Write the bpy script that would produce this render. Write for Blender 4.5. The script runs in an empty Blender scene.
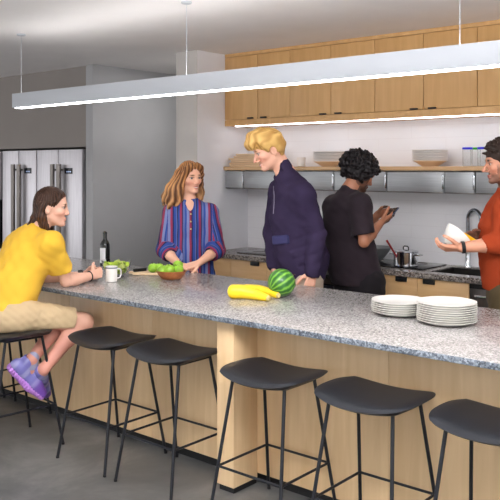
import bpy, bmesh, math, random
import numpy as np
from mathutils import Vector, Matrix
random.seed(7); RNG = np.random.RandomState(11)
SC = bpy.context.scene
COL = SC.collection
PI = math.pi

# ------------------------------------------------------------------ camera
H = 1.66                       # eye height
FPX = 769.0                    # focal length in pixels of a 500 px frame
YAW = math.radians(40.2)
CS, SN = math.cos(YAW), math.sin(YAW)
R_ = np.array([CS, SN, 0.0]); F_ = np.array([-SN, CS, 0.0]); U_ = np.array([0, 0, 1.0])
cam_d = bpy.data.cameras.new('camera'); cam = bpy.data.objects.new('camera', cam_d); COL.objects.link(cam)
cam.location = (0, 0, H); cam.rotation_euler = (PI/2, 0, YAW)
cam_d.sensor_width = 36; cam_d.lens = FPX/500*36; cam_d.shift_y = -82/500
cam_d.clip_start = .05
SC.camera = cam
vs = SC.view_settings
vs.view_transform = 'Standard'; vs.look = 'None'; vs.gamma = 1; vs.use_curve_mapping = False; vs.exposure = 0.18

def unit(v): v = np.asarray(v, float); return v/np.linalg.norm(v)
def at(px, py, d):
    """world point seen at a pixel, d metres in front of the lens"""
    a = (px-250)/FPX; b = (168-py)/FPX
    return F_*d + R_*(a*d) + np.array([0, 0, H+b*d])

# ------------------------------------------------------------------ colour
def lin(c):
    c = np.asarray(c, float)/255
    return np.where(c <= .04045, c/12.92, ((c+.055)/1.055)**2.4)
def L4(c): return (*[float(x) for x in lin(c)], 1.0)

# ------------------------------------------------------------------ materials
def newmat(name):
    m = bpy.data.materials.new(name); m.use_nodes = True
    nt = m.node_tree; b = nt.nodes['Principled BSDF']
    return m, nt, b
def N(nt, typ, **kw):
    n = nt.nodes.new(typ)
    for k, v in kw.items(): setattr(n, k, v)
    return n
def ramp(nt, stops, interp='LINEAR'):
    r = N(nt, 'ShaderNodeValToRGB'); cr = r.color_ramp; cr.interpolation = interp
    while len(cr.elements) > 1: cr.elements.remove(cr.elements[-1])
    cr.elements[0].position = stops[0][0]; cr.elements[0].color = stops[0][1]
    for p, c in stops[1:]:
        e = cr.elements.new(p); e.color = c
    return r
def plain(name, col, rough=.5, metal=0, spec=.5, emit=None, estr=0, noise=0, nscale=40, bump=0, bscale=60, sheen=0, trans=0, ior=1.45, coat=0):
    m, nt, b = newmat(name)
    b.inputs['Base Color'].default_value = L4(col); b.inputs['Roughness'].default_value = rough
    b.inputs['Metallic'].default_value = metal; b.inputs['Specular IOR Level'].default_value = spec
    b.inputs['IOR'].default_value = ior; b.inputs['Coat Weight'].default_value = coat
    if sheen: b.inputs['Sheen Weight'].default_value = sheen
    if trans: b.inputs['Transmission Weight'].default_value = trans
    if emit is not None:
        b.inputs['Emission Color'].default_value = L4(emit); b.inputs['Emission Strength'].default_value = estr
    tc = N(nt, 'ShaderNodeTexCoord')
    if noise:
        n = N(nt, 'ShaderNodeTexNoise'); n.inputs['Scale'].default_value = nscale; n.inputs['Detail'].default_value = 4
        nt.links.new(tc.outputs['Object'], n.inputs['Vector'])
        c = np.array(col, float)
        r = ramp(nt, [(.3, L4(np.clip(c*(1-noise), 0, 255))), (.7, L4(np.clip(c*(1+noise), 0, 255)))])
        nt.links.new(n.outputs['Fac'], r.inputs['Fac']); nt.links.new(r.outputs['Color'], b.inputs['Base Color'])
    if bump:
        n2 = N(nt, 'ShaderNodeTexNoise'); n2.inputs['Scale'].default_value = bscale; n2.inputs['Detail'].default_value = 5
        nt.links.new(tc.outputs['Object'], n2.inputs['Vector'])
        bp = N(nt, 'ShaderNodeBump'); bp.inputs['Strength'].default_value = bump; bp.inputs['Distance'].default_value = .004
        nt.links.new(n2.outputs['Fac'], bp.inputs['Height']); nt.links.new(bp.outputs['Normal'], b.inputs['Normal'])
    return m
def wood(name, c0, c1, scale=(14, 14, 1.2), rough=.42, w=.5):
    m, nt, b = newmat(name)
    tc = N(nt, 'ShaderNodeTexCoord'); mp = N(nt, 'ShaderNodeMapping'); mp.inputs['Scale'].default_value = scale
    oi = N(nt, 'ShaderNodeObjectInfo')
    ad = N(nt, 'ShaderNodeVectorMath', operation='ADD')
    nt.links.new(tc.outputs['Object'], ad.inputs[0]); nt.links.new(oi.outputs['Random'], ad.inputs[1])
    nt.links.new(ad.outputs[0], mp.inputs['Vector'])
    n = N(nt, 'ShaderNodeTexNoise'); n.inputs['Scale'].default_value = 1.6; n.inputs['Detail'].default_value = 6; n.inputs['Distortion'].default_value = .6
    nt.links.new(mp.outputs[0], n.inputs['Vector'])
    n2 = N(nt, 'ShaderNodeTexNoise'); n2.inputs['Scale'].default_value = .9; n2.inputs['Detail'].default_value = 2
    nt.links.new(ad.outputs[0], n2.inputs['Vector'])
    mx = N(nt, 'ShaderNodeMix'); mx.inputs[0].default_value = .4
    nt.links.new(n.outputs['Fac'], mx.inputs[2]); nt.links.new(n2.outputs['Fac'], mx.inputs[3])
    r = ramp(nt, [(.3, L4(c0)), (.7, L4(c1))]); nt.links.new(mx.outputs[0], r.inputs['Fac'])
    nt.links.new(r.outputs['Color'], b.inputs['Base Color']); b.inputs['Roughness'].default_value = rough
    return m
def granite(name, stops, rough=.2, scale=110, spec=.5):
    m, nt, b = newmat(name)
    tc = N(nt, 'ShaderNodeTexCoord')
    v = N(nt, 'ShaderNodeTexVoronoi'); v.inputs['Scale'].default_value = scale; v.inputs['Randomness'].default_value = 1
    n = N(nt, 'ShaderNodeTexNoise'); n.inputs['Scale'].default_value = scale*.55; n.inputs['Detail'].default_value = 6; n.inputs['Roughness'].default_value = .75
    n3 = N(nt, 'ShaderNodeTexNoise'); n3.inputs['Scale'].default_value = 7; n3.inputs['Detail'].default_value = 3
    for x in (v, n, n3): nt.links.new(tc.outputs['Object'], x.inputs['Vector'])
    sep = N(nt, 'ShaderNodeSeparateColor'); nt.links.new(v.outputs['Color'], sep.inputs[0])
    mx = N(nt, 'ShaderNodeMix'); mx.inputs[0].default_value = .5
    nt.links.new(sep.outputs[0], mx.inputs[2]); nt.links.new(n.outputs['Fac'], mx.inputs[3])
    mx2 = N(nt, 'ShaderNodeMix'); mx2.inputs[0].default_value = .18
    nt.links.new(mx.outputs[0], mx2.inputs[2]); nt.links.new(n3.outputs['Fac'], mx2.inputs[3])
    r = ramp(nt, stops); nt.links.new(mx2.outputs[0], r.inputs['Fac'])
    nt.links.new(r.outputs['Color'], b.inputs['Base Color']); b.inputs['Roughness'].default_value = rough
    b.inputs['Specular IOR Level'].default_value = spec
    return m
def steel(name, col, rough=.3, vertical=True, metal=1.0):
    m, nt, b = newmat(name)
    tc = N(nt, 'ShaderNodeTexCoord'); mp = N(nt, 'ShaderNodeMapping')
    mp.inputs['Scale'].default_value = (120, 120, 2) if vertical else (2, 120, 120)
    nt.links.new(tc.outputs['Object'], mp.inputs['Vector'])
    n = N(nt, 'ShaderNodeTexNoise'); n.inputs['Scale'].default_value = 2; n.inputs['Detail'].default_value = 3
    nt.links.new(mp.outputs[0], n.inputs['Vector'])
    c = np.array(col, float)
    r = ramp(nt, [(.3, L4(c*.95)), (.7, L4(np.clip(c*1.05, 0, 255)))])
    nt.links.new(n.outputs['Fac'], r.inputs['Fac']); nt.links.new(r.outputs['Color'], b.inputs['Base Color'])
    b.inputs['Metallic'].default_value = metal; b.inputs['Roughness'].default_value = rough
    return m
def tintmat(name, rough=.5, sheen=0, bump=0, bscale=200, spec=.4):
    """base colour read from the mesh's own colour attribute"""
    m, nt, b = newmat(name)
    at_ = N(nt, 'ShaderNodeVertexColor', layer_name='tint'); nt.links.new(at_.outputs['Color'], b.inputs['Base Color'])
    b.inputs['Roughness'].default_value = rough; b.inputs['Specular IOR Level'].default_value = spec
    if sheen: b.inputs['Sheen Weight'].default_value = sheen
    if bump:
        tc = N(nt, 'ShaderNodeTexCoord'); n2 = N(nt, 'ShaderNodeTexNoise'); n2.inputs['Scale'].default_value = bscale
        nt.links.new(tc.outputs['Object'], n2.inputs['Vector'])
        bp = N(nt, 'ShaderNodeBump'); bp.inputs['Strength'].default_value = bump; bp.inputs['Distance'].default_value = .003
        nt.links.new(n2.outputs['Fac'], bp.inputs['Height']); nt.links.new(bp.outputs['Normal'], b.inputs['Normal'])
    return m

M = {}
M['ceiling'] = plain('ceiling paint', (246, 243, 242), .9, noise=.01, nscale=3)
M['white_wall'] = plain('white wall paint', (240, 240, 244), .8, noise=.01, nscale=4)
M['shaded_end_wall'] = plain('shaded white wall paint', (204, 199, 194), .8, noise=.01, nscale=4)  # same white paint, grayed: shade on the partition end put into the colour
M['gray_wall'] = plain('gray wall paint', (178, 178, 180), .8, noise=.01, nscale=4)
M['dark_wall'] = plain('warm gray wall paint', (150, 143, 138), .8, noise=.01, nscale=4)
M['maple_upper'] = wood('maple veneer amber', (208, 160, 100), (228, 184, 126))
M['maple_low'] = wood('maple veneer pale', (206, 162, 108), (230, 192, 140), scale=(1.2, 14, 14))
M['maple_panel'] = wood('maple panel', (206, 172, 128), (228, 198, 156))
M['shelf_wood'] = wood('shelf oak', (200, 160, 112), (228, 192, 146), scale=(1.2, 16, 16))
M['board_wood'] = wood('pale board wood', (226, 190, 148), (244, 216, 180), scale=(2, 30, 30))
M['bowl_wood'] = wood('turned bowl wood', (150, 84, 44), (196, 124, 72), scale=(20, 20, 30))
M['granite'] = granite('speckled granite', [(.24, L4((92, 92, 95))), (.40, L4((144, 140, 138))), (.55, L4((166, 162, 159))), (.76, L4((200, 196, 193)))], scale=150)
M['granite_edge_shaded'] = granite('shaded rough granite edge', [(.3, L4((46, 52, 60))), (.48, L4((90, 97, 106))), (.7, L4((140, 147, 155)))], rough=.55, scale=130)  # worktop granite darkened: shade of the vertical face put into the colour
M['granite_dark'] = granite('brown gray granite', [(.3, L4((60, 56, 52))), (.5, L4((118, 110, 104))), (.72, L4((176, 168, 160)))], rough=.2)
M['black'] = plain('black lacquer', (16, 16, 18), .4)
M['kick'] = plain('black kick board', (20, 20, 22), .6)
M['rod'] = plain('powder coated rod', (17, 19, 26), .45)
M['seat'] = plain('charcoal seat leather', (22, 24, 30), .45, bump=.1, bscale=300)
M['white_metal'] = plain('white powder coat', (190, 194, 200), .5)
M['steel'] = steel('brushed steel', (222, 219, 223), .48, metal=.85)
M['bin_steel'] = steel('bin steel', (172, 175, 177), .42, vertical=False, metal=.75)
M['handle_steel'] = steel('handle steel', (122, 117, 113), .3)
M['chrome'] = plain('chrome', (215, 217, 220), .12, metal=1)
M['dark_chrome'] = plain('dark chrome', (150, 152, 158), .15, metal=1)
M['dark_glass'] = plain('black cooktop glass', (12, 12, 14), .08)
M['brown_glass'] = plain('smoky cooktop glass', (44, 38, 34), .12)
M['screen'] = plain('dark display', (16, 18, 26), .2)
M['screen_text'] = plain('display glyphs', (150, 160, 180), .4, emit=(150, 170, 210), estr=.6)
M['gasket'] = plain('dark gasket', (40, 40, 42), .7)
M['led'] = plain('lit diffuser', (255, 255, 255), .5, emit=(248, 251, 255), estr=9.5)
M['led_up'] = plain('lit upper diffuser', (255, 255, 255), .5, emit=(255, 252, 250), estr=8.5)
M['led_strip'] = plain('lit cabinet strip', (255, 255, 255), .5, emit=(236, 241, 255), estr=8.5)
M['china'] = plain('cream china', (236, 233, 226), .22)
M['stoneware'] = plain('pale stoneware', (238, 233, 228), .4)
M['china_cream'] = plain('warm bowl glaze', (242, 214, 178), .4)
M['glass'] = plain('clear glass', (250, 252, 252), .03, trans=1.0, ior=1.25)
M['bottle'] = plain('dark bottle glass', (14, 18, 14), .08, coat=.3)
M['paper'] = plain('label paper', (226, 226, 226), .7)
M['apple'] = plain('green apple skin', (146, 190, 58), .3, noise=.18, nscale=14)
M['stem'] = plain('brown stem', (74, 58, 30), .7)
M['leaf'] = plain('lettuce leaf', (174, 214, 60), .5, noise=.3, nscale=18)
M['leaf_dark'] = plain('dark salad leaf', (100, 160, 40), .5, noise=.3, nscale=18)
M['leaf_pale'] = plain('pale salad leaf', (206, 218, 110), .5, noise=.2, nscale=18)
M['squash'] = plain('yellow squash skin', (250, 208, 40), .3, noise=.04, nscale=10)
M['squash_tip'] = plain('squash stem end', (206, 184, 120), .7)
M['red'] = plain('red silicone', (150, 26, 30), .4)
M['blue_lid'] = plain('blue lid', (30, 40, 225), .4)
M['green_lid'] = plain('green lid', (30, 190, 50), .4)
M['purple_lid'] = plain('violet lid', (150, 110, 215), .4)
M['sponge'] = plain('yellow sponge', (250, 190, 30), .9, bump=.4)
M['sink'] = plain('dark sink', (34, 32, 30), .3)
M['phone'] = plain('phone case', (70, 84, 110), .3)
M['eye_white'] = tintmat('eye', .2)
M['skin'] = tintmat('skin', .5, bump=.05)
M['cloth'] = tintmat('cloth', .85, sheen=.04, bump=.25, bscale=350, spec=.2)
M['fleece'] = tintmat('fleece', .95, sheen=0, bump=.5, bscale=260, spec=.1)
M['hair'] = tintmat('hair', .5, bump=.3, bscale=150, spec=.25)
M['shoe'] = tintmat('shoe', .6, bump=.3, bscale=200)

# concrete
m, nt, b = newmat('polished concrete'); M['floor'] = m
tc = N(nt, 'ShaderNodeTexCoord'); n1 = N(nt, 'ShaderNodeTexNoise'); n1.inputs['Scale'].default_value = 1.7; n1.inputs['Detail'].default_value = 8; n1.inputs['Roughness'].default_value = .65
n1.inputs['Distortion'].default_value = .5
nt.links.new(tc.outputs['Object'], n1.inputs['Vector'])
r = ramp(nt, [(.3, L4((60, 61, 62))), (.5, L4((90, 90, 89))), (.7, L4((122, 120, 117)))]); nt.links.new(n1.outputs['Fac'], r.inputs['Fac'])
nt.links.new(r.outputs['Color'], b.inputs['Base Color']); b.inputs['Roughness'].default_value = .38
# tile backsplash: long white tiles with thin joints (the pattern lies in the wall's X-Z plane)
m, nt, b = newmat('white wall tile'); M['tile'] = m
tc = N(nt, 'ShaderNodeTexCoord'); sx = N(nt, 'ShaderNodeSeparateXYZ'); cx = N(nt, 'ShaderNodeCombineXYZ')
nt.links.new(tc.outputs['Object'], sx.inputs[0]); nt.links.new(sx.outputs['X'], cx.inputs['X']); nt.links.new(sx.outputs['Z'], cx.inputs['Y'])
bk = N(nt, 'ShaderNodeTexBrick'); bk.inputs['Scale'].default_value = 1; bk.inputs['Brick Width'].default_value = .6; bk.inputs['Row Height'].default_value = .1
bk.inputs['Mortar Size'].default_value = .002; bk.inputs['Color1'].default_value = L4((240, 239, 241)); bk.inputs['Color2'].default_value = L4((239, 238, 240)); bk.inputs['Mortar'].default_value = L4((233, 231, 233))
nt.links.new(cx.outputs[0], bk.inputs['Vector']); nt.links.new(bk.outputs['Color'], b.inputs['Base Color']); b.inputs['Roughness'].default_value = .35
# striped weave: the mesh carries a running 'stripe' coordinate
m, nt, b = newmat('striped weave'); M['stripe'] = m
an = N(nt, 'ShaderNodeAttribute', attribute_name='stripe')
ml = N(nt, 'ShaderNodeMath', operation='MULTIPLY'); ml.inputs[1].default_value = 1/.14
fr = N(nt, 'ShaderNodeMath', operation='FRACT'); nt.links.new(an.outputs['Fac'], ml.inputs[0]); nt.links.new(ml.outputs[0], fr.inputs[0])
blu, lil, mar, nav, per = L4((36, 66, 140)), L4((116, 126, 172)), L4((142, 44, 76)), L4((26, 30, 76)), L4((82, 96, 150))
r = ramp(nt, [(0, lil), (.14, mar), (.25, nav), (.31, blu), (.44, per), (.5, nav), (.55, blu), (.64, mar), (.75, nav), (.8, per), (.9, blu)], 'CONSTANT')
nt.links.new(fr.outputs[0], r.inputs['Fac']); nt.links.new(r.outputs['Color'], b.inputs['Base Color']); b.inputs['Roughness'].default_value = .85
# watermelon rind
m, nt, b = newmat('melon rind'); M['melon'] = m
tc = N(nt, 'ShaderNodeTexCoord'); sx = N(nt, 'ShaderNodeSeparateXYZ'); nt.links.new(tc.outputs['Object'], sx.inputs[0])
a2 = N(nt, 'ShaderNodeMath', operation='ARCTAN2'); nt.links.new(sx.outputs['Y'], a2.inputs[0]); nt.links.new(sx.outputs['X'], a2.inputs[1])
ns = N(nt, 'ShaderNodeTexNoise'); ns.inputs['Scale'].default_value = 28; ns.inputs['Detail'].default_value = 4; nt.links.new(tc.outputs['Object'], ns.inputs['Vector'])
mu = N(nt, 'ShaderNodeMath', operation='MULTIPLY'); mu.inputs[1].default_value = 14; nt.links.new(a2.outputs[0], mu.inputs[0])
nm = N(nt, 'ShaderNodeMath', operation='MULTIPLY_ADD'); nm.inputs[1].default_value = 4.5; nt.links.new(ns.outputs['Fac'], nm.inputs[0]); nt.links.new(mu.outputs[0], nm.inputs[2])
sn = N(nt, 'ShaderNodeMath', operation='SINE'); nt.links.new(nm.outputs[0], sn.inputs[0])
r = ramp(nt, [(0, L4((124, 176, 62))), (.25, L4((92, 150, 50))), (.45, L4((54, 114, 40))), (1, L4((36, 92, 32)))])
ma = N(nt, 'ShaderNodeMath', operation='MULTIPLY_ADD'); ma.inputs[1].default_value = .5; ma.inputs[2].default_value = .5
nt.links.new(sn.outputs[0], ma.inputs[0]); nt.links.new(ma.outputs[0], r.inputs['Fac']); nt.links.new(r.outputs['Color'], b.inputs['Base Color']); b.inputs['Roughness'].default_value = .3

# ------------------------------------------------------------------ mesh builder
class MB:
    def __init__(s): s.bm = bmesh.new()
    def _merge(s, t):
        me = bpy.data.meshes.new('t'); t.to_mesh(me); t.free(); s.bm.from_mesh(me); bpy.data.meshes.remove(me)
        return s
    def box(s, x0, x1, y0, y1, z0, z1, bev=0, seg=2):
        t = bmesh.new(); bmesh.ops.create_cube(t, size=1)
        for v in t.verts: v.co = ((x0+x1)/2+v.co.x*(x1-x0), (y0+y1)/2+v.co.y*(y1-y0), (z0+z1)/2+v.co.z*(z1-z0))
        if bev: bmesh.ops.bevel(t, geom=t.edges[:], offset=bev, segments=seg, profile=.5, affect='EDGES')
        return s._merge(t)
    def tube(s, pts, r, seg=10, closed=False):
        pts = [Vector(p) for p in pts]; n = len(pts); rr = r if hasattr(r, '__len__') else [r]*n
        t = bmesh.new(); rings = []; up = None
        for i, p in enumerate(pts):
            if closed: d = (pts[(i+1) % n]-pts[i-1]).normalized()
            else: d = (pts[min(i+1, n-1)]-pts[max(i-1, 0)]).normalized()
            if up is None: up = d.orthogonal().normalized()
            up = (up-d*up.dot(d)).normalized(); sd = d.cross(up)
            rings.append([t.verts.new(p+(up*math.cos(2*PI*k/seg)+sd*math.sin(2*PI*k/seg))*rr[i]) for k in range(seg)])
        for i in range(n if closed else n-1):
            a, c = rings[i], rings[(i+1) % n]
            for k in range(seg): t.faces.new((a[k], a[(k+1) % seg], c[(k+1) % seg], c[k]))
        if not closed:
            t.faces.new(rings[0][::-1]); t.faces.new(rings[-1])
        return s._merge(t)
    def lathe(s, prof, c=(0, 0, 0), seg=32, lobes=0, amp=0, rot=0):
        t = bmesh.new(); rings = []
        for r, z in prof:
            if r < 1e-6: rings.append([t.verts.new((c[0], c[1], c[2]+z))])
            else:
                ring = []
                for k in range(seg):
                    an = 2*PI*k/seg; q = r*(1+amp*math.cos(lobes*an)) if lobes else r
                    ring.append(t.verts.new((c[0]+q*math.cos(an+rot), c[1]+q*math.sin(an+rot), c[2]+z)))
                rings.append(ring)
        for a, d in zip(rings[:-1], rings[1:]):
            for k in range(seg):
                k2 = (k+1) % seg
                if len(a) == 1 and len(d) == 1: continue
                if len(a) == 1: t.faces.new((a[0], d[k2], d[k]))
                elif len(d) == 1: t.faces.new((a[k], a[k2], d[0]))
                else: t.faces.new((a[k], a[k2], d[k2], d[k]))
        return s._merge(t)
    def xform(s, mat):
        bmesh.ops.transform(s.bm, matrix=mat, verts=s.bm.verts[:]); return s
    def build(s, name, mat, root=None, loc=None, sharp=35):
        bmesh.ops.recalc_face_normals(s.bm, faces=s.bm.faces[:])
        me = bpy.data.meshes.new(name); s.bm.to_mesh(me); s.bm.free()
        for p in me.polygons: p.use_smooth = True
        me.set_sharp_from_angle(angle=math.radians(sharp))
        for mm in (mat if isinstance(mat, list) else [mat]): me.materials.append(mm)
        o = bpy.data.objects.new(name, me); COL.objects.link(o)
        if root is not None: o.parent = root
        if loc is not None: o.location = loc
        return o
def tag(o, label=None, cat=None, group=None, kind=None):
    if label: o['label'] = label
    if cat: o['category'] = cat
    if group: o['group'] = group
    if kind: o['kind'] = kind
    return o
def thing(name, label, cat, loc=(0, 0, 0), rz=0, group=None):
    o = bpy.data.objects.new(name, None); COL.objects.link(o); o.empty_display_size = .05
    o.location = loc; o.rotation_euler = (0, 0, rz); tag(o, label, cat, group); return o
def copy_tree(o, parent=None):
    c = o.copy(); COL.objects.link(c)
    if parent is not None: c.parent = parent
    for ch in list(o.children): copy_tree(ch, c)
    return c
def struct(name, mb, mat, label=None):
    o = mb.build(name, mat); o['kind'] = 'structure'
    if label: o['label'] = label; o['category'] = 'room'
    return o

# ------------------------------------------------------------------ the room
CEIL = 2.70; BACK = 5.56; SIDE = -4.727
struct('floor', MB().box(-11, 3, -5, 9, -.12, 0), M['floor'], 'mottled gray polished concrete floor')
struct('ceiling', MB().box(-11, 3, -5, 9, CEIL, CEIL+.12), M['ceiling'], 'smooth off-white ceiling over the kitchen')
struct('wall_back', MB().box(SIDE, 3, BACK, BACK+.12, 0, CEIL), M['tile'], 'white tiled kitchen wall behind the shelf')
struct('wall_partition', MB().box(-4.99, SIDE, 4.87, BACK+.12, 0, CEIL, .003), M['shaded_end_wall'], 'white wall end left of the back counter, shade put in as gray')
struct('wall_partition_lit_side', MB().box(SIDE-.012, SIDE+.0005, 4.874, BACK+.001, .001, CEIL-.001), M['white_wall'], 'white side wall closing the counter niche')  # thin panel added so the lit side face stays white
struct('wall_corridor', MB().box(-6.29, -6.18, 4.87, 9, 0, CEIL, .003), M['gray_wall'], 'gray wall between the refrigerators and the passage')
struct('wall_passage_end', MB().box(-6.18, -4.99, 7.2, 7.32, 0, CEIL), M['gray_wall'], 'gray wall at the end of the passage')
struct('wall_passage_right', MB().box(-4.99, SIDE, BACK+.12, 7.32, 0, CEIL), M['gray_wall'], 'passage wall hidden behind the white partition')
struct('wall_over_refrigerators', MB().box(-9.0, -6.29, 4.9, 5.6, 1.875, CEIL), M['dark_wall'], 'warm gray wall above the steel refrigerators')
struct('wall_behind_refrigerators', MB().box(-11, -6.29, 5.62, 5.74, 0, CEIL), M['dark_wall'], 'gray wall behind the refrigerators')
struct('wall_left', MB().box(-11.1, -11, 3.4, 9, 0, CEIL), M['gray_wall'], 'gray wall far left')
struct('wall_right', MB().box(2.6, 2.72, 4.4, 9, 0, CEIL), M['white_wall'], 'white wall right of the kitchen')

# ------------------------------------------------------------------ refrigerators
def fridge(x0, xm, x1, label, disp):
    r = thing('refrigerator', label, 'refrigerator', ((x0+x1)/2, 5.2, 0), 0, 'steel refrigerators along the gray wall')
    X = lambda x: x-(x0+x1)/2
    MB().box(X(x0)+.004, X(x1)-.004, -.28, .36, .02, 1.862).build('cabinet_body', M['gasket'], r)
    MB().box(X(x0)+.01, X(x1)-.01, -.31, -.28, 0, .1).build('kick_plate', M['black'], r)
    for a, c, sd in ((x0, xm, 1), (xm, x1, -1)):
        d = MB().box(X(a)+.005, X(c)-.005, -.34, -.283, .11, 1.852, .006).build('door', M['steel'], r)
        hx = X(c)-.040 if sd > 0 else X(a)+.072
        h = MB().tube([(hx, -.385, .75), (hx, -.385, 1.70)], .025, 14)
        for z in (.82, 1.64): h.tube([(hx, -.34, z), (hx, -.385, z)], .011)
        h.build('handle', M['handle_steel'], d)
        if disp and sd < 0:
            p = MB().box(X(a)+.115, X(a)+.245, -.344, -.338, 1.60, 1.66, .001).build('control_panel', M['screen'], d)
            t = MB()
            for k in range(3): t.box(X(a)+.150+k*.028, X(a)+.168+k*.028, -.3455, -.343, 1.615, 1.628)
            t.build('display_glyphs', M['screen_text'], p)
    return r
fridge(-7.125, -6.741, -6.337, 'stainless two-door refrigerator right beside the passage wall', True)
fridge(-7.797, -7.468, -7.135, 'stainless two-door refrigerator directly behind the seated woman', True)
o = thing('oven_tower', 'dark steel appliance tower at the far left edge beyond the refrigerators', 'oven', (-8.2, 5.2, 0))
MB().box(-.36, .36, -.3, .36, 0, 1.862, .004).build('tower_body', M['gasket'], o)
MB().box(-.35, .35, -.335, -.3, 1.3, 1.85, .004).build('upper_door', M['steel'], o)
d = MB().box(-.35, .35, -.335, -.3, .75, 1.285, .004).build('oven_door', M['screen'], o)
MB().tube([(-.3, -.375, 1.22), (.3, -.375, 1.22)], .012).tube([(-.28, -.33, 1.22), (-.28, -.375, 1.22)], .008).tube([(.28, -.33, 1.22), (.28, -.375, 1.22)], .008).build('handle', M['handle_steel'], d)
MB().box(-.35, .35, -.335, -.3, .1, .735, .004).build('lower_door', M['steel'], o)

# ------------------------------------------------------------------ island
IX0, IX1, IY0, IY1, TOP = -5.75, .35, 2.87, 3.97, .91
w = thing('worktop', 'long gray speckled granite worktop of the kitchen island', 'countertop', (-2.7, 3.42, .882))
MB().box(IX0+2.7, IX1+2.7, -.546, .55, 0, .028, .003).build('slab', M['granite'], w)
MB().box(IX0+2.7, IX1+2.7, -.552, -.546, 0, .027, .002).build('front_edge', M['granite_edge_shaded'], w)
b_ = thing('island_base', 'pale maple island base with black kick under the granite worktop', 'kitchen island', (-2.7, 3.5, 0))
MB().box(IX0+2.72, IX1+2.68, -.365, .43, .055, .882).build('carcass', M['maple_panel'], b_)
e = [IX0+.02+2.7, -5.0+2.7, -4.2+2.7, -3.4+2.7, -2.6+2.7, -1.8+2.7, -1.0+2.7, -.2+2.7, IX1-.02+2.7]
for i in range(8):
    MB().box(e[i]+.0008, e[i+1]-.0008, -.38, -.365, .055, .882, .001).build('front_panel', M['maple_panel'], b_)
MB().box(IX0+2.74, IX1+2.66, -.35, .40, 0, .055).build('kick_board', M['kick'], b_)
pl = MB().box(-2.70+2.7, -2.585+2.7, -.57, -.38, .03, .882, .002).build('support_post', M['maple_panel'], b_)
MB().box(-2.69+2.7, -2.592+2.7, -.56, -.38, 0, .03).build('post_foot', M['kick'], pl)

# ------------------------------------------------------------------ stools
def make_stool():
    s = thing('bar_stool', 'x', 'stool')
    # saddle seat
    W, D, T = .485, .395, .034
    t = bmesh.new(); nx, ny = 26, 22
    def P(u, v, top):
        # squircle outline, u,v in -1..1
        x = u*W/2*math.sqrt(1-.30*v*v*abs(v)); y = v*D/2*math.sqrt(1-.34*u*u*abs(u))
        z = .024*u*u-.004-.012*max(0, -v)**2.5-.004*max(0, v)**3
        return (x, y, z)
    grid = {}
    for top in (1, 0):
        for i in range(nx+1):
            for j in range(ny+1):
                u = -1+2*i/nx; v = -1+2*j/ny
                x, y, z = P(u, v, top)
                edge = max(abs(u), abs(v))
                th = T*(1-max(0, (edge-.72)/.28)**2.4*.62)
                zz = .690+z+(0 if top else -th) - (max(0, (edge-.72)/.28)**2.4*.012 if top else -max(0, (edge-.72)/.28)**2*.0)
                sh = 1 if top else .985
                grid[top, i, j] = t.verts.new((x*sh, y*sh, zz))
    for i in range(nx):
        for j in range(ny):
            t.faces.new((grid[1, i, j], grid[1, i+1, j], grid[1, i+1, j+1], grid[1, i, j+1]))
            t.faces.new((grid[0, i, j], grid[0, i, j+1], grid[0, i+1, j+1], grid[0, i+1, j]))
    for i in range(nx):
        for j in (0, ny): t.faces.new((grid[0, i, j], grid[0, i+1, j], grid[1, i+1, j], grid[1, i, j]))
    for j in range(ny):
        for i in (0, nx): t.faces.new((grid[0, i, j], grid[0, i, j+1], grid[1, i, j+1], grid[1, i, j]))
    q = MB(); q._merge(t); q.build('seat', M['seat'], s, sharp=80)
    tx, ty, fx, fy = .155, .115, .21, .225
    zt = .660
    cor = [(-1, -1), (1, -1), (-1, 1), (1, 1)]
    for sx, sy in cor:
        MB().tube([(sx*tx, sy*ty, zt), (sx*fx, sy*fy, .006)], .0084).build('leg', M['rod'], s)
        MB().lathe([(0, 0), (.0095, 0), (.0095, .012), (0, .012)], (sx*fx, sy*fy, 0), 12).build('foot_glide', M['black'], s)
    fr = MB()
    for (a, c) in ((0, 1), (1, 3), (3, 2), (2, 0)):
        A, C = cor[a], cor[c]
        fr.tube([(A[0]*tx, A[1]*ty, zt-.005), (C[0]*tx, C[1]*ty, zt-.005)], .007)
    fr.build('seat_frame', M['rod'], s)
    zr = .245; k = (zt-zr)/(zt-.006)
    rx, ry = tx+(fx-tx)*k, ty+(fy-ty)*k
    for (a, c) in ((0, 1), (1, 3), (3, 2), (2, 0)):
        A, C = cor[a], cor[c]
        MB().tube([(A[0]*rx, A[1]*ry, zr), (C[0]*rx, C[1]*ry, zr)], .0062).build('footrest_bar', M['rod'], s)
    return s
stool0 = make_stool()
SP = [(-5.16, 2.878, 0, 'black bar stool at the far left frame edge, only thin legs showing'),
      (-4.60, 2.878, 0, 'black bar stool tucked under the worktop behind the seated woman, mostly hidden by her legs'),
      (-4.077, 2.607, -.12, 'black bar stool the woman in yellow sits on'),
      (-3.475, 2.878, 0, 'empty black bar stool nearest the seated woman\'s knee'),
      (-2.965, 2.878, 0, 'empty black bar stool just left of the maple support post'),
      (-2.285, 2.878, 0, 'empty black bar stool standing just right of the maple support post'),
      (-1.73, 2.878, 0, 'empty black bar stool second from the right, below the plate stacks'),
      (-1.185, 2.878, 0, 'empty black bar stool cut by the bottom right corner of the photo')]
for i, (x, y, rz, lb) in enumerate(SP):
    o = stool0 if i == 0 else copy_tree(stool0)
    o.location = (x, y, 0); o.rotation_euler = (0, 0, rz); tag(o, lb, 'stool', 'black bar stools along the island')

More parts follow.
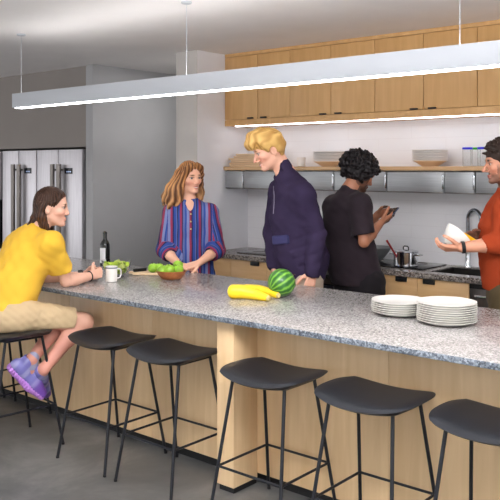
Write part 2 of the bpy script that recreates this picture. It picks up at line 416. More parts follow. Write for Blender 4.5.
# ------------------------------------------------------------------ pendant
pd = thing('pendant_light', 'long white linear pendant light hanging above the island', 'lamp', (-2.0, 3.42, 2.125))
px0, px1 = -5.27+2.0, .8+2.0
MB().box(px0, px1, -.05, .05, .004, .112, .003).build('housing', M['white_metal'], pd)
MB().box(px0+.012, px1-.012, -.030, .030, -.001, .006, .0005).build('diffuser', M['led'], pd)
MB().box(px0+.05, px1-.05, -.03, .03, .110, .115, .001).build('upper_diffuser', M['led_up'], pd)
for x in (-5.22, -3.41, -1.59, .3):
    MB().tube([(x+2, 0, .112), (x+2, 0, CEIL-2.125-.01)], .0018, 6).build('cable', M['white_metal'], pd)
    MB().lathe([(0, CEIL-2.125-.012), (.03, CEIL-2.125-.012), (.034, CEIL-2.125-.008), (.034, CEIL-2.125), (0, CEIL-2.125)], (x+2, 0, 0), 24).build('canopy', M['white_metal'], pd)

# ------------------------------------------------------------------ upper cabinets
UF = 5.237
units = [(SIDE, -4.339, -3.979, 'maple wall cabinet at the left end against the white wall'),
         (-3.979, -3.558, -3.144, 'second maple wall cabinet from the left, above the curly haired man'),
         (-3.144, -2.725, -2.302, 'third maple wall cabinet from the left, above the right plate stack on the shelf'),
         (-2.302, -1.88, -1.46, 'maple wall cabinet at the right frame edge, above the man in orange'),]
for x0, xm, x1, lb in units:
    cx = (x0+x1)/2
    c = thing('wall_cabinet', lb, 'cabinet', (cx, BACK, 2.043), 0, 'maple wall cabinets under the ceiling')
    y0 = UF-BACK
    MB().box(x0-cx, x1-cx, y0+.02, -.001, 0, CEIL-2.043-.001).build('body', M['maple_upper'], c)
    MB().box(x0-cx, x1-cx, y0, y0+.02, 0, .052).build('bottom_rail', M['maple_upper'], c)
    MB().box(x0-cx, x1-cx, y0, y0+.02, CEIL-2.043-.03, CEIL-2.043-.001).build('top_filler', M['maple_upper'], c)
    MB().box(x0-cx+(.1 if x0 == SIDE else 0), x1-cx, y0+.03, y0+.055, -.007, -.0003).build('light_strip', M['led_strip'], c)['label'] = 'lit white strip'
    for a, d_, sd in ((x0, xm, 1), (xm, x1, -1)):
        d = MB().box(a-cx+.0025, d_-cx-.0025, y0-.002, y0+.018, .056, CEIL-2.043-.034, .0015).build('door', M['maple_upper'], c)
        hx = (d_-cx-.075) if sd > 0 else (a-cx+.075)
        MB().box(hx-.03, hx+.03, y0-.022, y0+.004, .056, .068, .002).build('handle', M['black'], d)

# ------------------------------------------------------------------ shelf and steel bins
SZ = 1.672
o = MB().box(SIDE+.001, -1.3, 5.215, BACK, SZ-.032, SZ, .002).build('shelf', M['shelf_wood'])
tag(o, 'long pale wood shelf along the tiled wall holding plates and boards', 'shelf')
bx = [SIDE+.006, -4.5, -4.02, -3.53, -3.04, -2.56, -2.32, -1.84, -1.36]
bl = ['narrow steel bin at the left end under the shelf', 'steel bin second from the left under the shelf, half behind the blond man',
      'steel bin under the shelf between the blond man and the curly haired man', 'steel bin under the shelf directly behind the curly haired man\'s head',
      'steel bin under the shelf just right of the curly haired man\'s head', 'narrow steel bin under the right plate stack\'s end of the shelf',
      'steel bin under the shelf below the jars with blue lids', 'steel bin under the shelf at the right frame edge']
for i in range(8):
    cx = (bx[i]+bx[i+1])/2; hw = (bx[i+1]-bx[i])/2-.003
    c = thing('shelf_bin', bl[i], 'bin', (cx, 5.4, 1.472), 0, 'steel bins under the shelf')
    MB().box(-hw, hw, -.155, .155, 0, .16, .003).build('housing', M['bin_steel'], c)
    f = MB().box(-hw+.004, hw-.004, -.166, -.156, .003, .160, .003).build('flap', M['bin_steel'], c)
    MB().box(-hw+.004, hw-.004, -.170, -.160, .001, .010, .002).build('grip_lip', M['handle_steel'], f)
    MB().box(hw-.012, hw+.002, -.169, -.150, .03, .14, .002).build('hinge_strip', M['chrome'], c)

# ------------------------------------------------------------------ back counter
CF = 4.985
w = thing('worktop', 'brown gray granite worktop along the tiled back wall', 'countertop', (-3, 5.3, .872))
sk = (-2.60, -1.95, 5.10, 5.47)
s_ = MB()
s_.box(SIDE+3.001, sk[0]+3, CF-5.3, BACK-5.3-.001, 0, .038)
s_.box(sk[1]+3, .5+3, CF-5.3, BACK-5.3-.001, 0, .038)
s_.box(sk[0]+3, sk[1]+3, CF-5.3, sk[2]-5.3, 0, .038)
s_.box(sk[0]+3, sk[1]+3, sk[3]-5.3, BACK-5.3-.001, 0, .038)
s_.build('slab', M['granite_dark'], w)
o = thing('sink', 'dark sunken sink basin in the back worktop before the faucet', 'sink', ((sk[0]+sk[1])/2, (sk[2]+sk[3])/2, .70))
hx, hy = (sk[1]-sk[0])/2-.001, (sk[3]-sk[2])/2-.001
q = MB(); q.box(-hx, hx, -hy, hy, 0, .01); q.box(-hx, -hx+.012, -hy, hy, 0, .205); q.box(hx-.012, hx, -hy, hy, 0, .205); q.box(-hx, hx, -hy, -hy+.012, 0, .205); q.box(-hx, hx, hy-.012, hy, 0, .205)
q.build('basin', M['sink'], o)
MB().lathe([(0, .01), (.04, .01), (.04, .014), (.02, .013), (0, .012)]).build('drain', M['chrome'], o)
# base cabinets
bc = [(SIDE+.002, -4.45, 0, 'narrow maple base cabinet in the corner behind the striped tunic'),
      (-4.45, -4.05, 1, 'maple base cabinet with a black tab pull left of the blond man'),
      (-4.05, -3.652, -1, 'maple base cabinet behind the blond man'),
      (-3.05, -2.656, 1, 'maple base cabinet under the cooking pot'),
      (-2.656, -2.26, -1, 'maple base cabinet left of the dishwasher, under the sink'),
      (-1.66, -1.26, 1, 'maple base cabinet right of the dishwasher behind the man in orange')]
for x0, x1, sd, lb in bc:
    cx = (x0+x1)/2; hw = (x1-x0)/2
    c = thing('base_cabinet', lb, 'cabinet', (cx, 5.3, 0), 0, 'maple base cabinets under the back worktop')
    zb = .69 if (x0 > -2.7 and x0 < -2.6) else .872
    MB().box(-hw+.001, hw-.001, -.27, .25, .1, zb).build('body', M['maple_low'], c)
    MB().box(-hw+.001, hw-.001, -.22, .2, 0, .1).build('kick_board', M['kick'], c)
    d = MB().box(-hw+.002, hw-.002, -.292, -.27, .105, .866, .0015).build('door', M['maple_low'], c)
    if sd:
        hx = sd*(hw-.115) if sd > 0 else -(hw-.115)
        hx = hw-.125 if sd > 0 else -hw+.095
        MB().box(hx-.045, hx+.045, -.305, -.288, .832, .866, .002).build('handle', M['black'], d)
o = thing('oven', 'steel oven under the cooktop behind the man in black', 'oven', (-3.351, 5.3, 0))
MB().box(-.296, .296, -.27, .25, .0, .872).build('body', M['gasket'], o)
d = MB().box(-.292, .292, -.295, -.27, .12, .74, .003).build('door', M['screen'], o)
MB().tube([(-.25, -.33, .70), (.25, -.33, .70)], .011).tube([(-.22, -.29, .70), (-.22, -.33, .70)], .007).tube([(.22, -.29, .70), (.22, -.33, .70)], .007).build('handle', M['handle_steel'], d)
p = MB().box(-.292, .292, -.295, -.27, .75, .868, .003).build('control_panel', M['handle_steel'], o)
for k in range(4): MB().lathe([(0, 0), (.018, 0), (.016, .02), (0, .02)]).xform(Matrix.Translation((-.2+k*.13, -.295, .81)) @ Matrix.Rotation(PI/2, 4, 'X')).build('knob', M['black'], p)
o = thing('dishwasher', 'steel dishwasher under the back worktop right of the maple doors', 'dishwasher', (-1.96, 5.3, 0))
MB().box(-.298, .298, -.27, .25, 0, .695).build('body', M['gasket'], o)
d = MB().box(-.296, .296, -.295, -.27, .1, .866, .003).build('door', M['handle_steel'], o)
MB().box(-.296, .296, -.297, -.293, .835, .866).build('control_strip', M['black'], d)
MB().tube([(-.24, -.335, .79), (.24, -.335, .79)], .011).tube([(-.22, -.29, .79), (-.22, -.335, .79)], .007).tube([(.22, -.29, .79), (.22, -.335, .79)], .007).build('handle', M['chrome'], d)
def cooktop(x0, x1, y0, y1, m, lb):
    c = thing('cooktop', lb, 'cooktop', ((x0+x1)/2, (y0+y1)/2, TOP))
    hx, hy = (x1-x0)/2, (y1-y0)/2
    g = MB().box(-hx, hx, -hy, hy, 0, .008, .002).build('glass_plate', m, c)
    for sx in (-.5, .5):
        for sy in (-.45, .45):
            MB().tube([(sx*hx+.08*math.cos(t*PI/16), sy*hy+.08*math.sin(t*PI/16), .0083) for t in range(32)], .0012, 6, True).build('burner_ring', M['handle_steel'], g)
cooktop(-3.45, -2.675, 5.12, 5.52, M['dark_glass'], 'black glass cooktop under the steel pot on the back worktop')
cooktop(-4.47, -3.80, 5.11, 5.52, M['brown_glass'], 'smoky glass cooktop in the corner left of the blond man')
# faucet
fx, fy = -2.50, 5.515
o = thing('faucet', 'tall chrome gooseneck faucet behind the sink beside the man in orange', 'faucet', (fx, fy, TOP))
MB().lathe([(0, 0), (.03, 0), (.03, .008), (.022, .02), (.019, .1), (.019, .2), (0, .2)]).build('base', M['chrome'], o)
pts = [(0, 0, .15), (0, 0, .36)]
for k in range(1, 13):
    an = PI*k/12; pts.append((.065-.065*math.cos(an), -.03*(1-math.cos(an)), .36+.075*math.sin(an)))
pts += [(.13, -.06, .30)]
MB().tube(pts, .0145, 12).build('neck', M['dark_chrome'], o)
MB().tube([(.13, -.06, .31), (.13, -.06, .2)], [.016, .019], 12).build('spray_head', M['black'], o)
MB().tube([(.018, 0, .12), (.05, -.01, .13), (.085, -.02, .16)], .006).build('lever', M['chrome'], o)

# ------------------------------------------------------------------ crockery
def plate_profile(r, h=.020):
    return [(0, 0), (r*.55, 0), (r*.58, .003), (r*.8, .008), (r, h), (r+.001, h+.003), (r*.99, h+.0035), (r*.79, .0118), (r*.6, .008), (0, .0075)]
def plate_mesh(r, oct_=True):
    return MB().lathe(plate_profile(r), seg=64, lobes=8 if oct_ else 0, amp=.012 if oct_ else 0)
def stack(name, proto, n, base, dz, group, fmt, jitter=.002):
    out = []
    for k in range(n):
        o = proto if k == 0 else proto.copy()
        if k: COL.objects.link(o)
        o.location = (base[0]+random.uniform(-jitter, jitter), base[1]+random.uniform(-jitter, jitter), base[2]+k*dz)
        o.rotation_euler = (0, 0, random.uniform(0, .12))
        tag(o, fmt(k, n), 'plate' if 'plate' in name else 'board', group); out.append(o)
    return out
ORD = ['bottom', 'second', 'third', 'fourth', 'fifth', 'sixth', 'seventh', 'eighth', 'ninth', 'tenth', 'eleventh']
def ordl(what, where):
    def f(k, n):
        if k == 0: return f'bottom {what} {where}'
        if k == n-1: return f'topmost {what} {where}'
        return f'{what} {ORD[k]} from bottom {where}'
    return f
p = plate_mesh(.143).build('dinner_plate', M['china'])
stack('plate', p, 9, (-1.673, 3.456, TOP), .0105, 'dinner plates in the taller island stack', ordl('white dinner plate', 'of the taller right stack on the island'))
p2 = p.copy(); COL.objects.link(p2)
stack('plate', p2, 6, (-1.963, 3.512, TOP), .0105, 'dinner plates in the shorter island stack', ordl('white dinner plate', 'of the shorter left stack on the island'))
def shelf_stack(px, d, nm, n, where):
    a_ = (px-250)/FPX; base = (5.40*(a_*CS-SN)/(CS+a_*SN), 5.40, SZ)
    q = MB().lathe([(0, 0), (.06, 0), (.065, .004), (.105, .03), (.125, .04), (.124, .044), (.1, .036), (.06, .008), (0, .008)], seg=40).build('serving_bowl', M['china_cream'], loc=base)
    tag(q, f'warm cream bowl at the base of {nm} plate stack on the shelf', 'bowl')
    pp = MB().lathe([(0, 0), (.085, 0), (.09, .004), (.128, .012), (.134, .0135), (.134, .0205), (.12, .0195), (.085, .009), (0, .009)], seg=48).build('shelf_plate', M['stoneware'])
    stack('plate', pp, n, (base[0], base[1], SZ+.032), .0125, f'stoneware plates in {nm} shelf stack', ordl('stoneware plate', where))
shelf_stack(329, 6.32, 'the left', 7, 'of the shelf stack left of the curly hair')
shelf_stack(430, 5.75, 'the right', 7, 'of the shelf stack right of the curly hair')
# boards
bp = at(247, 166, 6.9)
bd = MB().box(-.20, .20, -.11, .11, 0, .0193, .0065).build('serving_board', M['board_wood'])
off = [(.0, 0, 0), (-.012, .004, .03), (.01, -.01, -.02), (-.03, .0, .05), (.02, .005, -.05), (.045, .0, .03)]
for k in range(6):
    o = bd if k == 0 else bd.copy()
    if k: COL.objects.link(o)
    o.location = (-4.485+off[k][0], 5.36+off[k][1], SZ+k*.0195); o.rotation_euler = (0, 0, off[k][2]*.5)
    o.scale = (1-.03*k, 1, 1)
    tag(o, ordl('pale wooden board', 'of the stack at the left shelf end')(k, 6), 'board', 'wooden boards stacked on the shelf')
# lidded jars
def jar(px, lidm, lb, y=5.36):
    a = (px-250)/FPX; x = y*(a*CS-SN)/(CS+a*SN)
    j = thing('storage_jar', lb, 'jar', (x, y, SZ), 0, 'clear jars with coloured lids on the shelf')
    MB().lathe([(0, 0), (.031, 0), (.034, .004), (.035, .125), (.033, .125), (.0315, .006), (0, .006)], seg=28).build('jar_body', M['glass'], j)
    MB().lathe([(0, .125), (.037, .125), (.0375, .128), (.0375, .138), (.036, .14), (0, .14)], seg=28).build('lid', M[lidm], j)
jar(467.5, 'blue_lid', 'clear jar with a blue lid, leftmost of the jars on the shelf')
jar(475.5, 'green_lid', 'clear jar with a green lid on the shelf', 5.44)
jar(482.5, 'blue_lid', 'clear jar with a blue lid nearest the face of the man in orange')
jar(491, 'purple_lid', 'clear jar with a violet lid behind the man in orange', 5.42)
q = MB().lathe([(0, 0), (.03, 0), (.036, .004), (.038, .08), (.035, .08), (.033, .007), (0, .007)], seg=28).build('tumbler', M['stoneware'], loc=(-3.98, 5.40, SZ))
tag(q, 'small pale cup on the shelf behind the blond man', 'cup')

# ------------------------------------------------------------------ things on the back counter
pc = at(405, 262, 5.82)
o = thing('cooking_pot', 'shiny steel cooking pot with lid on the black cooktop', 'pot', (-2.865, 5.225, TOP+.0085))
MB().lathe([(0, 0), (.085, 0), (.092, .006), (.093, .105), (.097, .108), (.094, .110), (.09, .106), (.088, .008), (0, .006)], seg=40).build('pot_body', M['chrome'], o)
ld = MB().lathe([(.0, .11), (.092, .11), (.09, .115), (.05, .124), (0, .127)], seg=40).build('lid', M['chrome'], o)
MB().tube([(-.022, 0, .122), (-.022, 0, .14), (-.012, 0, .148), (.012, 0, .148), (.022, 0, .14), (.022, 0, .122)], .005, 8).build('lid_handle', M['black'], ld)
for sx in (-1, 1):
    MB().tube([(sx*.09, -.03, .085), (sx*.125, -.025, .088), (sx*.125, .025, .088), (sx*.09, .03, .085)], .005).build('side_handle', M['chrome'], o)
o = thing('mixing_bowl', 'wide gray metal bowl beside the pot, behind the man in black', 'bowl', (-3.24, 5.35, TOP+.0085))
MB().lathe([(0, 0), (.06, 0), (.1, .025), (.145, .085), (.152, .105), (.155, .107), (.152, .109), (.14, .088), (.096, .03), (.058, .006), (0, .006)], seg=40).build('bowl_shell', M['bin_steel'], o)
sb = at(397.5, 258, 5.80); o = thing('spatula', 'red silicone spatula sticking out of the steel pot', 'spatula', tuple(sb))
A = Vector((0, 0, 0)); B = Vector(at(386.8, 240.5, 5.74)-sb)
MB().tube([A, A.lerp(B, .5), B], [.006, .0075, .0085], 10).build('grip', M['red'], o)
MB().box(-.022, .022, -.004, .004, -.05, .01, .003).xform(Vector((0, 0, 1)).rotation_difference(B-A).to_matrix().to_4x4()).build('blade', M['red'], o)

# ------------------------------------------------------------------ things on the island
# wine bottle
bp = at(105, 266, 5.9)
o = thing('wine_bottle', 'dark wine bottle with white label at the back left of the island', 'bottle', (bp[0], bp[1], TOP), .35)
MB().lathe([(0, .004), (.02, .0), (.034, .0), (.037, .004), (.0375, .15), (.036, .168), (.028, .186), (.018, .198), (.0155, .21), (.0148, .245), (.0165, .246), (.0165, .256), (.014, .258), (0, .258)], seg=32).build('bottle_glass', M['bottle'], o)
MB().lathe([(0, .2575), (.011, .2575), (.011, .264), (0, .265)], seg=16).build('cork', M['stem'], o)
t = bmesh.new(); ring = []
for k in range(15):
    an = math.radians(188+k*8)
    ring.append((t.verts.new((.0382*math.cos(an), .0382*math.sin(an), .025)), t.verts.new((.0382*math.cos(an), .0382*math.sin(an), .14))))
for a, c in zip(ring[:-1], ring[1:]): t.faces.new((a[0], c[0], c[1], a[1]))
q = MB(); q._merge(t); lo = q.build('label', M['paper'], o)
lo['label'] = 'white paper label'
lo.rotation_euler = (0, 0, .1)
# mug
mp_ = at(111.5, 281.3, 5.08)
o = thing('coffee_mug', 'white coffee mug with gray rim line beside the clasped hands', 'mug', (mp_[0], mp_[1], TOP), YAW)
MB().lathe([(0, 0), (.032, 0), (.037, .003), (.039, .1), (.0385, .102), (.0365, .101), (.034, .006), (0, .006)], seg=36).build('cup', M['china'], o)
MB().tube([(.037, 0, .085), (.055, 0, .084), (.063, 0, .07), (.063, 0, .045), (.055, 0, .028), (.036, 0, .022)], .0052, 10).build('handle', M['china'], o)
q = MB().lathe([(.0386, .088), (.0398, .088), (.0399, .097), (.0388, .097), (.0386, .088)], seg=36).build('rim_band', plain('gray band', (120, 124, 132), .5), o)
# salad bowl
sp = at(116.5, 273.5, 5.35)
o = thing('salad_bowl', 'clear glass bowl of green salad behind the white mug', 'bowl', (sp[0], sp[1], TOP))
MB().lathe([(0, .0), (.05, 0), (.058, .004), (.085, .04), (.100, .085), (.104, .108), (.101, .108), (.096, .085), (.081, .042), (.054, .008), (0, .008)], seg=44).build('glass_bowl', M['glass'], o)
def leaves(n, seed, R0):
    rs = random.Random(seed); t = bmesh.new()
    for _ in range(n):
        an = rs.uniform(0, 2*PI); z = .016+rs.random()*.072; rr = (R0*.5+R0*.42*(z/.09))*math.sqrt(rs.random())
        c = Vector((rr*math.cos(an), rr*math.sin(an), z)); s = rs.uniform(.018, .028)
        rot = Matrix.Rotation(rs.uniform(0, 6.3), 3, 'Z') @ Matrix.Rotation(rs.uniform(-1.1, 1.1), 3, 'X') @ Matrix.Rotation(rs.uniform(-.8, .8), 3, 'Y')
        for th in (0, .003):
            cen = t.verts.new(c+rot @ Vector((0, 0, th))); ring = []
            for k in range(10):
                q = 2*PI*k/10
                v = Vector((s*1.25*math.cos(q), s*.8*math.sin(q), th+.35*s*math.cos(q)**2+.12*s*math.sin(3*q)))
                ring.append(t.verts.new(c+rot @ v))
            for k in range(10): t.faces.new((cen, ring[k], ring[(k+1) % 10]))
    q = MB(); q._merge(t); return q
sal = thing('salad_greens', 'heap of lettuce leaves inside the clear glass bowl', 'salad', (sp[0], sp[1], TOP+.002)); sal['kind'] = 'stuff'
for nm, mt_, sd, n in (('lettuce_leaves', 'leaf', 3, 60), ('dark_leaves', 'leaf_dark', 5, 10), ('pale_leaves', 'leaf_pale', 8, 26)):
    q = leaves(n, sd, .082).build(nm, M[mt_], sal); q['kind'] = 'stuff'
# cutting board and knife
cb = at(147, 272.0, 5.45)
o = thing('cutting_board', 'pale wooden cutting board behind the apple bowl', 'board', (cb[0], cb[1], TOP), .55)
MB().box(-.085, .12, -.075, .075, 0, .016, .004).build('board', M['board_wood'], o)
MB().box(-.13, -.08, -.02, .02, 0, .016, .006).build('grip', M['board_wood'], o)
kn = thing('paring_knife', 'small knife with black handle lying on the cutting board', 'knife', (cb[0]-.045, cb[1]-.03, TOP+.0165), 1.5)
MB().box(-.05, .055, -.012, .012, 0, .022, .005).build('handle', M['black'], kn)
MB().box(.05, .14, -.010, .010, .004, .006).build('blade', M['chrome'], kn)
# wooden bowl of apples
bw = at(171.5, 277.0, 5.2); bw = (bw[0], bw[1], TOP)
o = thing('wooden_bowl', 'turned brown wooden bowl holding green apples', 'bowl', bw)
MB().lathe([(0, 0), (.055, 0), (.065, .004), (.09, .03), (.101, .054), (.102, .058), (.099, .058), (.085, .032), (.06, .012), (0, .012)], seg=44).build('bowl_shell', M['bowl_wood'], o)
def make_apple():
    a = thing('green_apple', 'x', 'apple')
    pr = []
    for k in range(19):
        t = PI*k/18; rr = .036*math.sin(t)*(1+.06*math.cos(t)); z = .034-.034*math.cos(t)
        z += (-.008*math.exp(-(rr/.011)**2) if t > PI/2 else .004*math.exp(-(rr/.010)**2))
        pr.append((max(rr, 0), z))
    pr[0] = (0, pr[0][1]); pr[-1] = (0, pr[-1][1])
    MB().lathe(pr, seg=28).build('flesh', M['apple'], a)
    MB().tube([(0, 0, .058), (.001, 0, .068), (.005, 0, .078)], [.0012, .0013, .0018], 6).build('stem', M['stem'], a)
    return a
ap0 = make_apple()
def ap(dx, dz, df, lb, first=False, rx=.2):
    a = ap0 if first else copy_tree(ap0)
    p = np.array([bw[0], bw[1], TOP+dz])+R_*dx+F_*df
    a.location = p; a.rotation_euler = (rx, random.uniform(-.3, .3), random.uniform(0, 6)); tag(a, lb, 'apple', 'green apples by the wooden bowl'); return a
ap(-.066, .030, -.010, 'green apple at the left rim inside the wooden bowl', True)
ap(-.004, .034, -.030, 'green apple at the middle front inside the wooden bowl', rx=-.3)
ap(.060, .030, .012, 'green apple at the right rim inside the wooden bowl', rx=.4)
ap(.030, .055, .046, 'green apple highest on the right at the back of the wooden bowl')
ap(-.036, .030, .055, 'green apple at the back of the wooden bowl beneath the others', rx=.5)
cbz = .0165
pa = np.array([cb[0], cb[1], 0])
for px, py, dd, lb in ((153.5, 264.5, 5.40, 'green apple on the cutting board nearest the black knife'), (159.5, 265, 5.40, 'green apple on the cutting board next to the wooden bowl')):
    a = copy_tree(ap0); p = at(px, py, dd); a.location = (p[0], p[1], TOP+cbz-.001); a.rotation_euler = (.1, .1, random.uniform(0, 6)); tag(a, lb, 'apple', 'green apples by the wooden bowl')
# squashes
def squash(pts, rad, lb):
    P = [np.array(p) for p in pts]; base = P[0]
    o = thing('yellow_squash', lb, 'squash', (base[0], base[1], TOP))
    o0 = np.array([base[0], base[1], TOP])
    # smooth resample
    n = 26; xs = np.linspace(0, len(P)-1, n); A = np.array(P)
    C = np.stack([np.interp(xs, range(len(P)), A[:, i]) for i in range(3)], 1)
    Rr = np.interp(xs, range(len(P)), rad)
    for _ in range(3):
        C[1:-1] = (C[:-2]+2*C[1:-1]+C[2:])/4; Rr[1:-1] = (Rr[:-2]+2*Rr[1:-1]+Rr[2:])/4
    C[:, 2] = TOP+Rr+.0005
    d = C[0]-C[1]; d /= np.linalg.norm(d); capC = []; capR = []
    for k in range(6):
        an = PI/2*(1-k/6); capC.append(C[0]+d*Rr[0]*math.sin(an)*.8); capR.append(Rr[0]*math.cos(an)+.0004)
    C2 = np.concatenate([np.array(capC), C]); R2 = np.concatenate([np.array(capR), Rr])
    MB().tube([tuple(c-o0) for c in C2], list(R2), 24).build('flesh', M['squash'], o, sharp=80)
    e_ = C[-1]-C[-2]; e_ /= np.linalg.norm(e_)
    MB().tube([tuple(C[-1]-e_*.002-o0), tuple(C[-1]+e_*.006-o0), tuple(C[-1]+e_*.011-o0)], [Rr[-1]*.98, Rr[-1]*.85, Rr[-1]*.6], 16).build('stem_end', M['squash_tip'], o)
squash([at(233, 297, 4.42), at(243, 297, 4.41), at(255, 298, 4.38), at(268, 300, 4.32)], [.040, .041, .030, .018], 'larger yellow squash lying in front on the granite')
squash([at(246, 292, 4.56), at(258, 292.5, 4.53), at(268, 294, 4.49), at(278, 297, 4.42)], [.030, .031, .026, .017], 'slimmer yellow squash lying behind, touching the watermelon')
# watermelon
wm = np.array([-2.755, 3.545, TOP+.0815])
pr = [(.0815*math.sin(PI*k/24), -.0805*math.cos(PI*k/24)) for k in range(25)]; pr[0] = (0, pr[0][1]); pr[-1] = (0, pr[-1][1])
o = thing('watermelon', 'round striped green watermelon on the island beside the squash', 'watermelon', (wm[0], wm[1], TOP))
q = MB().lathe(pr, seg=40).build('rind', M['melon'], o); q.location = (0, 0, .0817); q.rotation_euler = Vector((0, 0, 1)).rotation_difference(Vector(unit(R_*.75+U_*.45+F_*.35))).to_euler()
s2 = MB().tube([(0, 0, .080), (.003, 0, .09), (.008, .003, .097)], [.004, .003, .003], 8).build('stem', M['stem'], q)

# ------------------------------------------------------------------ implicit body modeller
def vnoise(P, f, seed=0):
    rs = np.random.RandomState(seed); o = 0
    for k in range(5):
        d = rs.normal(size=3); d /= np.linalg.norm(d)
        o = o+np.sin((P @ d)*f*(.6+.25*k)+rs.uniform(0, 6))
    return o/5
class Field:
    def __init__(s, vox): s.vox = vox; s.ops = []; s.disp = []
    def cone(s, a, b, ra, rb=None, k=.015, op='+', sq=None, cap=None):
        a = np.asarray(a, float); b = np.asarray(b, float); rb = ra if rb is None else rb
        n = None; fq = 1
        if sq is not None: n, fq = unit(sq[0]), sq[1]
        m = max(ra, rb)*max(1, fq)
        ba = b-a; bb = max(ba @ ba, 1e-9)
        def f(P):
            v = P-a; t = np.clip((v @ ba)/bb, 0, 1)
            v = v-t[..., None]*ba
            if n is not None:
                q = v @ n; v = v+((1/fq-1)*q)[..., None]*n
            d = (np.sqrt((v*v).sum(-1))-(ra+(rb-ra)*t))*(min(1, fq) if n is not None else 1)
            if cap is not None: d = np.maximum(d, (P-cap[0]) @ unit(cap[1]))
            return d
        s.ops.append((f, np.minimum(a, b)-m, np.maximum(a, b)+m, k, op)); return s
    def chain(s, pts, rs, **kw):
        for i in range(len(pts)-1): s.cone(pts[i], pts[i+1], rs[i], rs[i+1], **kw)
        return s
    def ell(s, c, r, ax=None, k=.012, op='+'):
        c = np.asarray(c, float); r = np.asarray(r, float); A = np.eye(3) if ax is None else np.asarray(ax)
        m = np.sqrt(((A*r[:, None])**2).sum(0))
        def f(P):
            q = (P-c) @ A.T; k0 = np.sqrt(((q/r)**2).sum(-1)); k1 = np.sqrt(((q/r**2)**2).sum(-1))+1e-9
            return k0*(k0-1)/k1
        s.ops.append((f, c-m, c+m, k, op)); return s
    def box(s, c, h, ax, rad=.005, k=.004, op='+'):
        c = np.asarray(c, float); h = np.asarray(h, float); A = np.asarray(ax)
        m = (np.abs(A)*h[:, None]).sum(0)
        def f(P):
            q = np.abs((P-c) @ A.T)-(h-rad)
            return np.sqrt((np.maximum(q, 0)**2).sum(-1))+np.minimum(q.max(-1), 0)-rad
        s.ops.append((f, c-m, c+m, k, op)); return s
    def cut(s, p, n):
        p = np.asarray(p, float); n = unit(n)
        s.ops.append((lambda P: (P-p) @ n, None, None, 0, 'x')); return s
    def mesh(s):
        vx = s.vox
        lo = np.min([o[1] for o in s.ops if o[4] == '+'], 0)-3*vx; hi = np.max([o[2] for o in s.ops if o[4] == '+'], 0)+3*vx
        n = np.ceil((hi-lo)/vx).astype(int)+1
        g = np.full(n, .2, np.float32)
        ax = [lo[i]+vx*np.arange(n[i]) for i in range(3)]
        for f, a, b, k, op in s.ops:
            if op == 'x': i0 = np.zeros(3, int); i1 = n
            else:
                mg = k+3*vx
                i0 = np.clip(np.floor((a-mg-lo)/vx).astype(int), 0, n); i1 = np.clip(np.ceil((b+mg-lo)/vx).astype(int)+1, 0, n)
            if np.any(i1 <= i0): continue
            sl = tuple(slice(i0[i], i1[i]) for i in range(3))
            if op == 'x':
                sub = g[sl]
                msk = sub < .05
                idx = np.argwhere(msk); P = lo+vx*idx
                sub[msk] = np.maximum(sub[msk], f(P)); continue
            P = np.stack(np.meshgrid(*[ax[i][sl[i]] for i in range(3)], indexing='ij'), -1)
            d = f(P); old = g[sl]
            if op == '+':
                if k > 0:
                    h = np.maximum(k-np.abs(old-d), 0)/k; g[sl] = np.minimum(old, d)-h*h*k/4
                else: g[sl] = np.minimum(old, d)
            elif op == '-':
                d = -d
                if k > 0:
                    h = np.maximum(k-np.abs(old-d), 0)/k; g[sl] = np.maximum(old, d)+h*h*k/4
                else: g[sl] = np.maximum(old, d)
        for fn in s.disp:
            msk = np.abs(g) < .03; P = lo+vx*np.argwhere(msk); g[msk] += fn(P)
        ins = g < 0
        ins[0] = ins[-1] = False; ins[:, 0] = ins[:, -1] = False; ins[:, :, 0] = ins[:, :, -1] = False
        cnt = np.zeros(n-1, np.uint8); C8 = [(i, j, k) for i in (0, 1) for j in (0, 1) for k in (0, 1)]
        for i, j, k in C8: cnt += ins[i:n[0]-1+i, j:n[1]-1+j, k:n[2]-1+k]
        mk = (cnt > 0) & (cnt < 8); idx = np.argwhere(mk)
        acc = np.zeros((len(idx), 3)); cc = np.zeros(len(idx))
        val = {c: g[idx[:, 0]+c[0], idx[:, 1]+c[1], idx[:, 2]+c[2]] for c in C8}
        for c in C8:
            for axi in range(3):
                if c[axi]: continue
                d = list(c); d[axi] = 1; d = tuple(d)
                va, vb = val[c], val[d]; cr = (va < 0) != (vb < 0)
                t = np.where(cr, va/np.where(cr, va-vb, 1), 0)
                p = np.tile(np.array(c, float), (len(idx), 1)); p[:, axi] += t
                acc += p*cr[:, None]; cc += cr
        V = lo+vx*(idx+acc/np.maximum(cc, 1)[:, None])
        vid = np.full(n-1, -1, np.int32); vid[mk] = np.arange(len(idx))
        Fs = []
        for axi in range(3):
            o1, o2 = [(1, 2), (2, 0), (0, 1)][axi]
            sa = [slice(1, -1)]*3; sb = [slice(1, -1)]*3
            sa[axi] = slice(0, n[axi]-1); sb[axi] = slice(1, n[axi])
            A = ins[tuple(sa)]; B = ins[tuple(sb)]
            e_ = np.argwhere(A != B); 
            if not len(e_): continue
            flip = A[tuple(e_.T)]
            base = e_.copy(); base[:, o1] += 1; base[:, o2] += 1
            def vv(d1, d2):
                q = base.copy(); q[:, o1] += d1; q[:, o2] += d2; return vid[tuple(q.T)]
            quad = np.stack([vv(-1, -1), vv(0, -1), vv(0, 0), vv(-1, 0)], 1)
            quad[~flip] = quad[~flip][:, ::-1]
            Fs.append(quad[(quad >= 0).all(1)])
        return V, np.concatenate(Fs)
